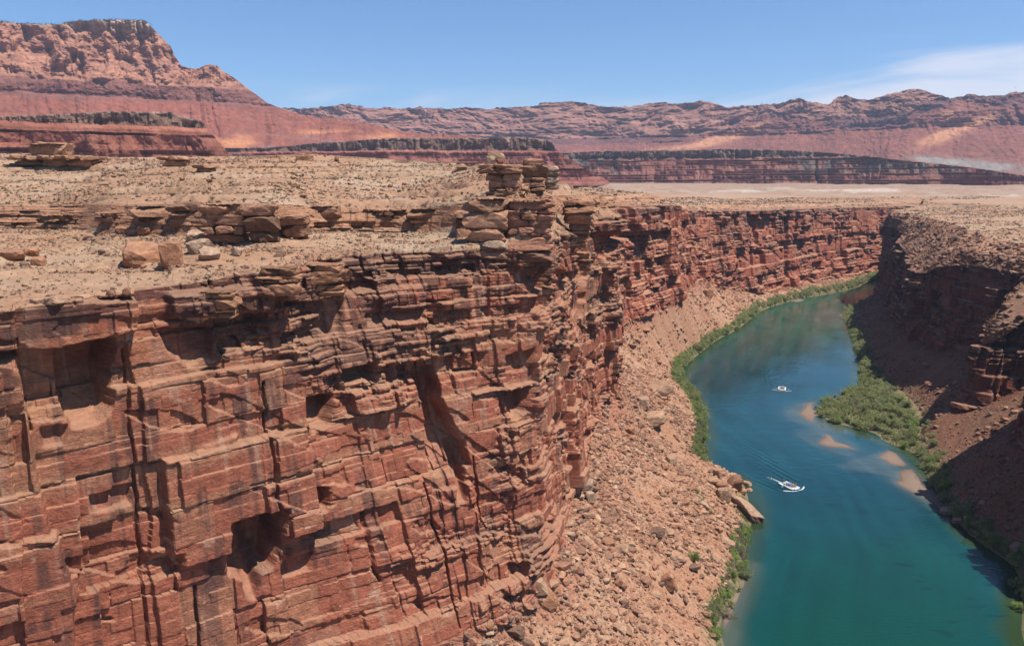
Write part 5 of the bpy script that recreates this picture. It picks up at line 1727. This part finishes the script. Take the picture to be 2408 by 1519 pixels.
# small desert shrubs: the largest are things, the rest one mass
SV = []
for i in range(4):
    V, f = leaf_cloud(np.random.default_rng(150 + i), 130, (0.5, 0.5, 0.55), 4, 0.10)
    m_ = mesh_np('shrub', V, f)
    m_.materials.append(M_sage)
    SV.append(m_)
places = [(shA, [5], 95, (0.7, 1.3), 'on the upper plateau slope'), (shA, [3], 75, (0.45, 0.9), 'on the sandy bench'), (shA, [1], 60, (0.6, 1.2), 'on the rubble slope'), (shR, [5], 30, (1.0, 1.8), 'on the right plateau'),
          (shB, [5], 20, (1.2, 2.2), 'on the far plateau')]
for sh, sg, n, (h0, h1), lab in places:
    X, Y, Z = sample(sh, sg, n, clump(90, 30, -0.3, 0.3, 0.3 if sh is not shR else 1.6, 8.8 if sh is shA else 16), rng)
    for i in range(n):
        h = rng.uniform(h0, h1)
        px, py = to_px(X[i], Y[i], Z[i])
        o = link('desert_shrub', SV[int(rng.integers(4))])
        o.location = (X[i], Y[i], Z[i] - 0.05)
        o.scale = (h * 1.3, h * 1.3, h)
        o.rotation_euler = (0, 0, rng.uniform(0, 6.28))
        third = 'left' if px < 700 else 'middle' if px < 1300 else 'right'
        setp(o, f'{"tiny" if h < (h0 + h1) / 2 else "low"} grey green shrub {lab}, {third} part of the picture', 'shrub', 'small desert shrubs')
VV, FF, off0 = [], [], 0
for sh, sg, n, (h0, h1) in ((shA, [5], 3000, (0.5, 1.3)), (shA, [3], 1600, (0.3, 0.8)), (shA, [1], 1800, (0.4, 1.0)), (shR, [5], 3000, (0.8, 2.0)), (shB, [5], 2600, (1.2, 2.6)), (shR, [1], 250, (0.6, 1.3)), (shB, [1], 250, (0.7, 1.5))):
    X, Y, Z = sample(sh, sg, n, clump(91, 30, -0.4, 0.4, 0.3), rng)
    h = rng.uniform(h0, h1, n)
    m = 14
    d = rng.normal(0, 1, (n, m, 3))
    d /= np.linalg.norm(d, axis=2)[..., None]
    p = d * 0.5 * h[:, None, None] * rng.uniform(0.3, 1, (n, m, 1))
    p[..., 2] = np.abs(p[..., 2])
    a = rng.normal(0, 1, (n, m, 3)) * (h * 0.2)[:, None, None]
    b_ = rng.normal(0, 1, (n, m, 3)) * (h * 0.2)[:, None, None]
    c0 = np.stack([X, Y, Z], 1)[:, None] + p
    V = np.stack([c0, c0 + a, c0 + b_], 2).reshape(-1, 3)
    VV.append(V)
    FF.append(np.arange(len(V)).reshape(-1, 3) + off0)
    off0 += len(V)
me = mesh_np('scrub', np.concatenate(VV), np.concatenate(FF))
setp(link('scrub', me, M_sage), 'sparse low scrub dotted over the slopes and plateaus', kind='stuff')

# grass on the banks
VV, FF, off0 = [], [], 0
for sh, sg, n, hh, w in ((shR, [0], 9000, 0.9, lambda X, Y, Z, px, py, t: ((t > 3.2) & (t < 9) & (Z > 0)) * 1.0), (shA, [0, 1], 7000, 0.6, lambda X, Y, Z, px, py, t: ((t > 4.6) & (Z < 4.5) & (Z > 0)) * sstep(-0.1, 0.3, fbm(X / 9, Y / 9, 7, 3))),
                         (shB, [0, 1], 5000, 1.3, lambda X, Y, Z, px, py, t: ((t < 16) & (Z < 5) & (Z > 0)) * 1.0)):
    X, Y, Z = sample(sh, sg, n, w, rng)
    h = hh * rng.uniform(0.5, 1.3, n)
    a = rng.uniform(0, 6.28, n)
    dx, dy = np.cos(a) * h * 0.35, np.sin(a) * h * 0.35
    lx, ly = rng.normal(0, 0.25, n) * h, rng.normal(0, 0.25, n) * h
    V = np.stack([np.stack([X - dx, Y - dy, Z - 0.05], 1), np.stack([X + dx, Y + dy, Z - 0.05], 1), np.stack([X + lx, Y + ly, Z + h], 1)], 1).reshape(-1, 3)
    VV.append(V)
    FF.append(np.arange(len(V)).reshape(-1, 3) + off0)
    off0 += len(V)
me = mesh_np('grass', np.concatenate(VV), np.concatenate(FF))
setp(link('grass', me, leaf_mat('bank_grass', (0.15, 0.19, 0.05), (0.25, 0.25, 0.09))), 'green grass and reeds along both banks', kind='stuff')

# ------------------------------------------------------------------ rafts and the people on them
M_tube = plain_mat('pale_raft_fabric', (0.62, 0.72, 0.74), 0.45, 0.04)
M_black = plain_mat('black_rubber', (0.015, 0.016, 0.018), 0.5, 0.1)
M_blue = plain_mat('blue_tarp', (0.05, 0.16, 0.42), 0.5, 0.2)
M_box = plain_mat('cream_box', (0.55, 0.52, 0.45), 0.5, 0.05)
M_metal = plain_mat('grey_metal', (0.30, 0.31, 0.33), 0.4, 0.05)
M_skin = plain_mat('skin', (0.42, 0.22, 0.15), 0.6, 0.05)
M_foam = plain_mat('white_foam', (0.72, 0.76, 0.75), 0.6, 0.08)
VESTS = [plain_mat('vest_orange', (0.62, 0.13, 0.03)), plain_mat('vest_red', (0.45, 0.035, 0.03)), plain_mat('vest_blue', (0.04, 0.12, 0.42)), plain_mat('vest_dark', (0.03, 0.035, 0.06))]
HATS = [plain_mat('hat_white', (0.72, 0.70, 0.65)), plain_mat('hat_tan', (0.42, 0.32, 0.20)), plain_mat('hair_dark', (0.04, 0.025, 0.018))]
SHORTS = [plain_mat('shorts_grey', (0.13, 0.14, 0.15)), plain_mat('shorts_blue', (0.05, 0.08, 0.20))]


def tube(path, rad, seg=14, squash=1.0):
    """Closed tube through points with a radius at each."""
    path = np.array(path, float)
    V, Fc = [], []
    n = len(path)
    for i in range(n):
        t = path[min(i + 1, n - 1)] - path[max(i - 1, 0)]
        t /= np.linalg.norm(t)
        s_ = np.cross(t, [0, 0, 1.0])
        s_ /= np.linalg.norm(s_)
        u_ = np.cross(s_, t)
        for j in range(seg):
            a = 2 * math.pi * j / seg
            V.append(path[i] + rad[i] * (math.cos(a) * s_ + squash * math.sin(a) * u_))
    for i in range(n - 1):
        for j in range(seg):
            a, b_ = i * seg + j, i * seg + (j + 1) % seg
            Fc.append([a, b_, b_ + seg, a + seg])
    V.append(path[0])
    V.append(path[-1])
    for j in range(seg):
        Fc.append([j, len(V) - 2, len(V) - 2, (j + 1) % seg])
        Fc.append([(n - 1) * seg + j, (n - 1) * seg + (j + 1) % seg, len(V) - 1, len(V) - 1])
    Fc = [list(dict.fromkeys(q)) for q in Fc]
    me = bpy.data.meshes.new('tube')
    me.from_pydata([tuple(v) for v in V], [], Fc)
    for p in me.polygons:
        p.use_smooth = True
    return me


def box_mesh(name, boxes, bev=0.04):
    import bmesh
    bm = bmesh.new()
    for (cx, cy, cz, sx, sy, sz, rz) in boxes:
        r = bmesh.ops.create_cube(bm, size=1.0)
        for v in r['verts']:
            x_, y_, z_ = v.co.x * sx, v.co.y * sy, v.co.z * sz
            v.co = (cx + x_ * math.cos(rz) - y_ * math.sin(rz), cy + x_ * math.sin(rz) + y_ * math.cos(rz), cz + z_)
    bmesh.ops.bevel(bm, geom=list(bm.edges), offset=bev, segments=2, affect='EDGES')
    me = bpy.data.meshes.new(name)
    bm.to_mesh(me)
    bm.free()
    return me


def make_raft(label, L, Wd, loc, heading):
    """Motor raft of long pontoons: bow towards -Y before turning."""
    e = bpy.data.objects.new('raft', None)
    COL.objects.link(e)
    e.location = loc
    e.rotation_euler = (0, 0, heading)
    setp(e, label, 'raft', 'motor rafts on the river')
    hw = Wd / 2
    for sx in (-1, 1):
        x = sx * (hw - 0.5)
        pts = [(x * 0.80, -L / 2 + 0.15, 0.95), (x * 0.88, -L / 2 + 0.7, 0.72), (x * 0.97, -L / 2 + 1.7, 0.50), (x, -L / 2 + 3, 0.42), (x, -L / 2 + L * 0.66, 0.42)]
        o = link('side_tube', tube(pts, [0.14, 0.36, 0.50, 0.52, 0.50]), M_tube, e)
        o2 = link('nose_cap', tube([(x * 0.78, -L / 2 + 0.0, 1.02), (x * 0.82, -L / 2 + 0.3, 0.85)], [0.10, 0.29]), M_black, o)
        link('rubbing_strake', tube([(x + sx * 0.42, -L / 2 + 2, 0.20), (x + sx * 0.44, -L / 2 + 3, 0.14), (x + sx * 0.44, L / 2 - 0.6, 0.14)], [0.16, 0.18, 0.14]), M_black, o)
        pts = [(x, -L / 2 + L * 0.69, 0.42), (x, L / 2 - 1.0, 0.42), (x * 0.98, L / 2 - 0.3, 0.52), (x * 0.96, L / 2, 0.62)]
        link('side_tube', tube(pts, [0.50, 0.50, 0.38, 0.12]), M_tube, e)
    for i, x in enumerate((-1.25, -0.42, 0.42, 1.25)):
        pts = [(x * 0.9, -L / 2 + 0.35, 0.70), (x, -L / 2 + 1.2, 0.45), (x, -L / 2 + 2.2, 0.34), (x, L / 2 - 1.6, 0.34), (x, L / 2 - 1.2, 0.38)]
        link('centre_tube', tube(pts, [0.12, 0.38, 0.42, 0.42, 0.2]), M_tube, e)
    link('deck_frame', box_mesh('deck_frame', [(0, 0.6, 0.80, 3.4, L * 0.48, 0.08, 0), (-1.7, 0.6, 0.86, 0.08, L * 0.52, 0.10, 0), (1.7, 0.6, 0.86, 0.08, L * 0.52, 0.10, 0), (0, L * 0.36, 0.9, 2.2, 1.4, 0.06, 0)], 0.015), M_metal, e)
    link('gear_box', box_mesh('gear_box', [(-0.8, 2.0, 1.12, 1.1, 0.7, 0.55, 0.05), (0.75, 2.2, 1.12, 1.2, 0.7, 0.55, -0.06), (-0.9, 3.0, 1.08, 0.9, 0.6, 0.5, 0), (0.9, 3.1, 1.05, 0.9, 0.6, 0.5, 0.1)], 0.05), M_box, e)
    link('gear_load', box_mesh('gear_load', [(0, 0.2, 1.15, 2.2, 2.2, 0.55, 0.03), (0.4, -0.3, 1.45, 1.1, 0.9, 0.25, 0.4), (-0.5, 0.7, 1.48, 0.9, 0.7, 0.25, -0.3)], 0.12), M_blue, e)
    link('seat_bench', box_mesh('seat_bench', [(0, -1.35, 1.0, 3.0, 0.45, 0.36, 0), (0, -2.6, 0.98, 3.0, 0.45, 0.34, 0)], 0.05), M_box, e)
    m = link('outboard_motor', box_mesh('outboard_motor', [(0.1, L / 2 - 0.75, 1.35, 0.38, 0.55, 0.48, 0), (0.1, L / 2 - 0.7, 0.75, 0.14, 0.2, 0.9, 0)], 0.05), M_black, e)
    link('tiller', box_mesh('tiller', [(0.1, L / 2 - 1.35, 1.3, 0.06, 0.9, 0.06, 0)], 0.01), M_black, m)
    return e


def body_mesh(pose):
    """One continuous skinned figure, seated or standing, facing -Y; origin under the pelvis."""
    if pose == 'sit':
        J = [((0, 0, .12), .135), ((0, .01, .30), .125), ((0, .0, .48), .15), ((0, -.01, .58), .07), ((0, -.02, .66), .065), ((0, -.03, .76), .105), ((0, -.03, .85), .085),
             ((.19, 0, .52), .062), ((.25, -.04, .32), .048), ((.20, -.22, .20), .038), ((.17, -.30, .19), .036),
             ((-.19, 0, .52), .062), ((-.25, -.04, .32), .048), ((-.20, -.22, .20), .038), ((-.17, -.30, .19), .036),
             ((.10, -.10, .10), .095), ((.13, -.46, .13), .065), ((.13, -.50, -.28), .042), ((.13, -.62, -.32), .035),
             ((-.10, -.10, .10), .095), ((-.13, -.46, .13), .065), ((-.13, -.50, -.28), .042), ((-.13, -.62, -.32), .035)]
    else:
        J = [((0, 0, .92), .135), ((0, .01, 1.10), .125), ((0, 0, 1.30), .15), ((0, 0, 1.42), .07), ((0, -.01, 1.50), .065), ((0, -.02, 1.60), .105), ((0, -.02, 1.69), .085),
             ((.19, 0, 1.34), .062), ((.28, .05, 1.10), .048), ((.25, .22, .98), .038), ((.24, .30, .98), .036),
             ((-.19, 0, 1.34), .062), ((-.26, -.02, 1.08), .048), ((-.24, -.12, .88), .038), ((-.23, -.14, .80), .036),
             ((.10, 0, .84), .095), ((.13, -.02, .48), .065), ((.14, 0, .08), .042), ((.15, -.14, .03), .035),
             ((-.10, 0, .84), .095), ((-.13, .02, .48), .065), ((-.14, .04, .08), .042), ((-.15, -.10, .03), .035)]
    E_ = [(0, 1), (1, 2), (2, 3), (3, 4), (4, 5), (5, 6), (2, 7), (7, 8), (8, 9), (9, 10), (2, 11), (11, 12), (12, 13), (13, 14), (0, 15), (15, 16), (16, 17), (17, 18), (0, 19), (19, 20), (20, 21), (21, 22)]
    me = bpy.data.meshes.new('person')
    me.from_pydata([j[0] for j in J], E_, [])
    o = bpy.data.objects.new('tmp', me)
    COL.objects.link(o)
    o.modifiers.new('skin', 'SKIN')
    for i, sv in enumerate(me.skin_vertices[0].data):
        sv.radius = (J[i][1], J[i][1])
        sv.use_root = i == 0
    s2 = o.modifiers.new('sub', 'SUBSURF')
    s2.levels = s2.render_levels = 1
    dg = bpy.context.evaluated_depsgraph_get()
    out = bpy.data.meshes.new_from_object(o.evaluated_get(dg))
    bpy.data.objects.remove(o)
    out.name = 'person'
    for p in out.polygons:
        p.use_smooth = True
    return out


BODY = {}
for pose, dz in (('sit', 0.0), ('stand', 0.80)):
    b_ = body_mesh(pose)
    b_.materials.append(M_skin)
    vest = tube([(0, 0.01, .24 + dz), (0, 0.01, .32 + dz), (0, 0, .46 + dz), (0, 0, .56 + dz)], [0.215, 0.235, 0.24, 0.15], 14)
    sl2_ = tube([(0, .02, .02 + dz), (0, .01, .12 + dz), (0, .01, .24 + dz)], [0.20, 0.21, 0.19], 14)
    hat = tube([(0, -.03, .79 + dz), (0, -.03, .805 + dz), (0, -.03, .82 + dz), (0, -.03, .90 + dz), (0, -.03, .93 + dz)], [0.19, 0.20, 0.125, 0.12, 0.06], 14)
    BODY[pose] = (b_, vest, sl2_, hat)
HN = ['a white hat', 'a tan hat', 'dark hair']
VN = ['orange', 'red', 'blue', 'dark']


def person(raft, x, y, z, turn, pose, v, h, sh, label, group):
    b_, vest, sl2_, hat = BODY[pose]
    o = bpy.data.objects.new('person', b_)
    COL.objects.link(o)
    c, s_ = math.cos(raft.rotation_euler.z), math.sin(raft.rotation_euler.z)
    o.location = (raft.location.x + x * c - y * s_, raft.location.y + x * s_ + y * c, raft.location.z + z)
    o.rotation_euler = (0, 0, raft.rotation_euler.z + turn)
    for nm, mm, mt_ in (('life_vest', vest, VESTS[v]), ('shorts', sl2_, SHORTS[sh]), ('hat' if h < 2 else 'hair', hat, HATS[h])):
        mm2 = mm.copy()
        mm2.materials.append(mt_)
        link(nm, mm2, None, o)
    setp(o, label, 'person', group)


rng = np.random.default_rng(9)
x0, y0 = at_z(1862, 1150)
r1 = make_raft('nearer pale motor raft with a full load of people and a long wake', 10.5, 5.4, (float(x0), float(y0) + 3.0, -0.12), 0.42)
x0, y0 = at_z(1841, 917)
r2 = make_raft('farther pale motor raft in the middle of the river', 9.5, 5.2, (float(x0), float(y0) + 2.0, -0.12), -0.35)
seats1 = [(-1.2, -1.35), (-0.6, -1.35), (0.05, -1.35), (0.7, -1.35), (1.25, -1.35), (-1.1, -2.6), (-0.35, -2.6), (0.4, -2.6), (1.15, -2.6), (-1.3, 0.9), (1.35, 0.6), (1.2, 1.6)]
plc = ['far left of the rear bench', 'left on the rear bench', 'middle of the rear bench', 'right on the rear bench', 'far right of the rear bench', 'left end of the front bench', 'left of centre on the front bench',
       'right of centre on the front bench', 'right end of the front bench', 'left of the blue load', 'right of the blue load', 'by the boxes']
for (raft, rn, ns) in ((r1, 'nearer', 12), (r2, 'farther', 9)):
    for i in range(ns):
        x, y = seats1[i]
        v, h = int(rng.integers(4)), int(rng.integers(3))
        person(raft, x, y, 1.2 if i < 9 else 1.42, rng.uniform(-.4, .4), 'sit', v, h, i % 2, f'{rn} raft: seated person, {VN[v]} vest, {HN[h][2:] if h < 2 else HN[h]}, {plc[i]}', f'people on the {rn} raft')
    person(raft, 0.1, (4.0 if raft is r1 else 3.0), 0.92, 0.2, 'stand', 3, 0, 0, f'boatman standing at the motor of the {rn} raft in a white hat', None)
person(r1, 1.75, -2.0, 0.86, -0.3, 'stand', 3, 1, 1, 'person standing on the right tube of the nearer raft', None)


def foam(label, raft, L, Wd, n, tail, seed):
    rng = np.random.default_rng(seed)
    P0 = []
    m = n // 2
    # bow wave: streaks swept back on both sides
    t = rng.random(m)
    sd = rng.choice([-1, 1], m)
    X = sd * (0.3 + t * (Wd * 0.5 + 3.2)) + rng.normal(0, 0.10, m)
    Y = -L / 2 - 0.1 + 0.15 * (t * 3.0) ** 2 + 1.9 * np.maximum(t - 0.35, 0) ** 1.1 + rng.normal(0, 0.12, m) * (0.6 + t)
    P0.append(np.stack([X, Y, rng.random(m) * 0.12 + 0.12], 1))
    # second streak at the waist
    t = rng.random(m // 4)
    sd = rng.choice([-1, 1], m // 4)
    P0.append(np.stack([sd * (Wd / 2 + t * 2.2), L * 0.12 + 1.0 * t + rng.normal(0, .1, m // 4), rng.random(m // 4) * 0.08 + 0.1], 1))
    # motor tail
    k = n // 12
    t = rng.random(k) ** 1.2
    P0.append(np.stack([0.1 + rng.normal(0, 0.18 + 0.5 * t, k) - 0.5 * np.sin(t * 2), L / 2 + t * tail, rng.random(k) * 0.05 + 0.08], 1))
    P0 = np.concatenate(P0)
    a = rng.uniform(0, 6.28, (len(P0), 1))
    r_ = rng.uniform(0.04, 0.13, (len(P0), 1))
    V = np.stack([P0 + np.concatenate([np.cos(a + k_) * r_ * 1.6, np.sin(a + k_) * r_, 0.05 * rng.random((len(P0), 1))], 1) for k_ in (0, 2.1, 4.2)], 1).reshape(-1, 3)
    me = mesh_np('foam', V, np.arange(len(V)).reshape(-1, 3))
    o = link('foam', me, M_foam)
    o.location = raft.location
    o.rotation_euler = raft.rotation_euler
    setp(o, label, kind='stuff')


foam('white bow wave and motor trail of the nearer raft', r1, 10.5, 5.4, 3600, 9.0, 1)
foam('white bow wave and motor trail of the farther raft', r2, 9.5, 5.2, 2000, 5.0, 2)

# ------------------------------------------------------------------ on the far rims
k = int(np.argmin(np.abs(FE['px'] - 2331)))
mx_, my_, mz_ = FE['X'][-1, k], FE['Y'][-1, k] + 12, FE['ztop'][k] - 3
e = bpy.data.objects.new('radio_mast', None)
COL.objects.link(e)
e.location = (mx_, my_, mz_)
setp(e, 'thin radio mast standing on the highest far ridge at right', 'mast')
link('mast_pole', tube([(0, 0, -2), (0, 0, 14), (0, 0, 27)], [0.9, 0.7, 0.4], 6), M_metal, e)
link('antenna_arm', box_mesh('antenna_arm', [(0, 0, 25, 9, 0.8, 0.8, 0), (0, 0, 20, 5, 0.7, 0.7, 0)], 0.05), M_metal, e)
VV, FF, off0 = [], [], 0
rng = np.random.default_rng(31)
for k in range(0, len(GM['px'])):
    if GM['px'][k] > 395 or rng.random() < 0.35 - 0.3 * (GM['px'][k] > 240):
        continue
    for q in range(2):
        V, f = leaf_cloud(rng, 16, (rng.uniform(2.5, 4.5), 3.5, rng.uniform(4, 8)), 3, 1.3)
        VV.append(V + np.array([GM['X'][-1, k] + rng.normal(0, 3), GM['Y'][-1, k] + rng.uniform(2, 60), GM['ztop'][k] - 1.5]))
        FF.append(f + off0)
        off0 += len(V)
setp(link('woodland', mesh_np('woodland', np.concatenate(VV), np.concatenate(FF)), leaf_mat('juniper', (0.03, 0.045, 0.02), (0.055, 0.07, 0.03))), 'dark junipers dotted along the rim of the great mesa', kind='stuff')

# ------------------------------------------------------------------ the air: pale blue haze between the camera and the far cliffs
V = np.array([[x_, y_, z_] for x_ in (-9000, 9000) for y_ in (-1500, 9500) for z_ in (-12, 900)], float)
f = np.array([[0, 1, 3, 2], [4, 6, 7, 5], [0, 4, 5, 1], [2, 3, 7, 6], [0, 2, 6, 4], [1, 5, 7, 3]])
M_haze = bpy.data.materials.new('haze_air')
M_haze.use_nodes = True
nt = M_haze.node_tree
nt.nodes.clear()
pv = mk(nt, 'ShaderNodeVolumePrincipled')
pv.inputs['Color'].default_value = (0.62, 0.76, 1.0, 1)
pv.inputs['Density'].default_value = 4.2e-5
pv.inputs['Anisotropy'].default_value = 0.2
om = mk(nt, 'ShaderNodeOutputMaterial')
lk(nt, pv.outputs[0], om.inputs['Volume'])
setp(link('haze', mesh_np('haze', V, f), M_haze), 'thin blue haze in the air over the canyon and mesas', kind='stuff')
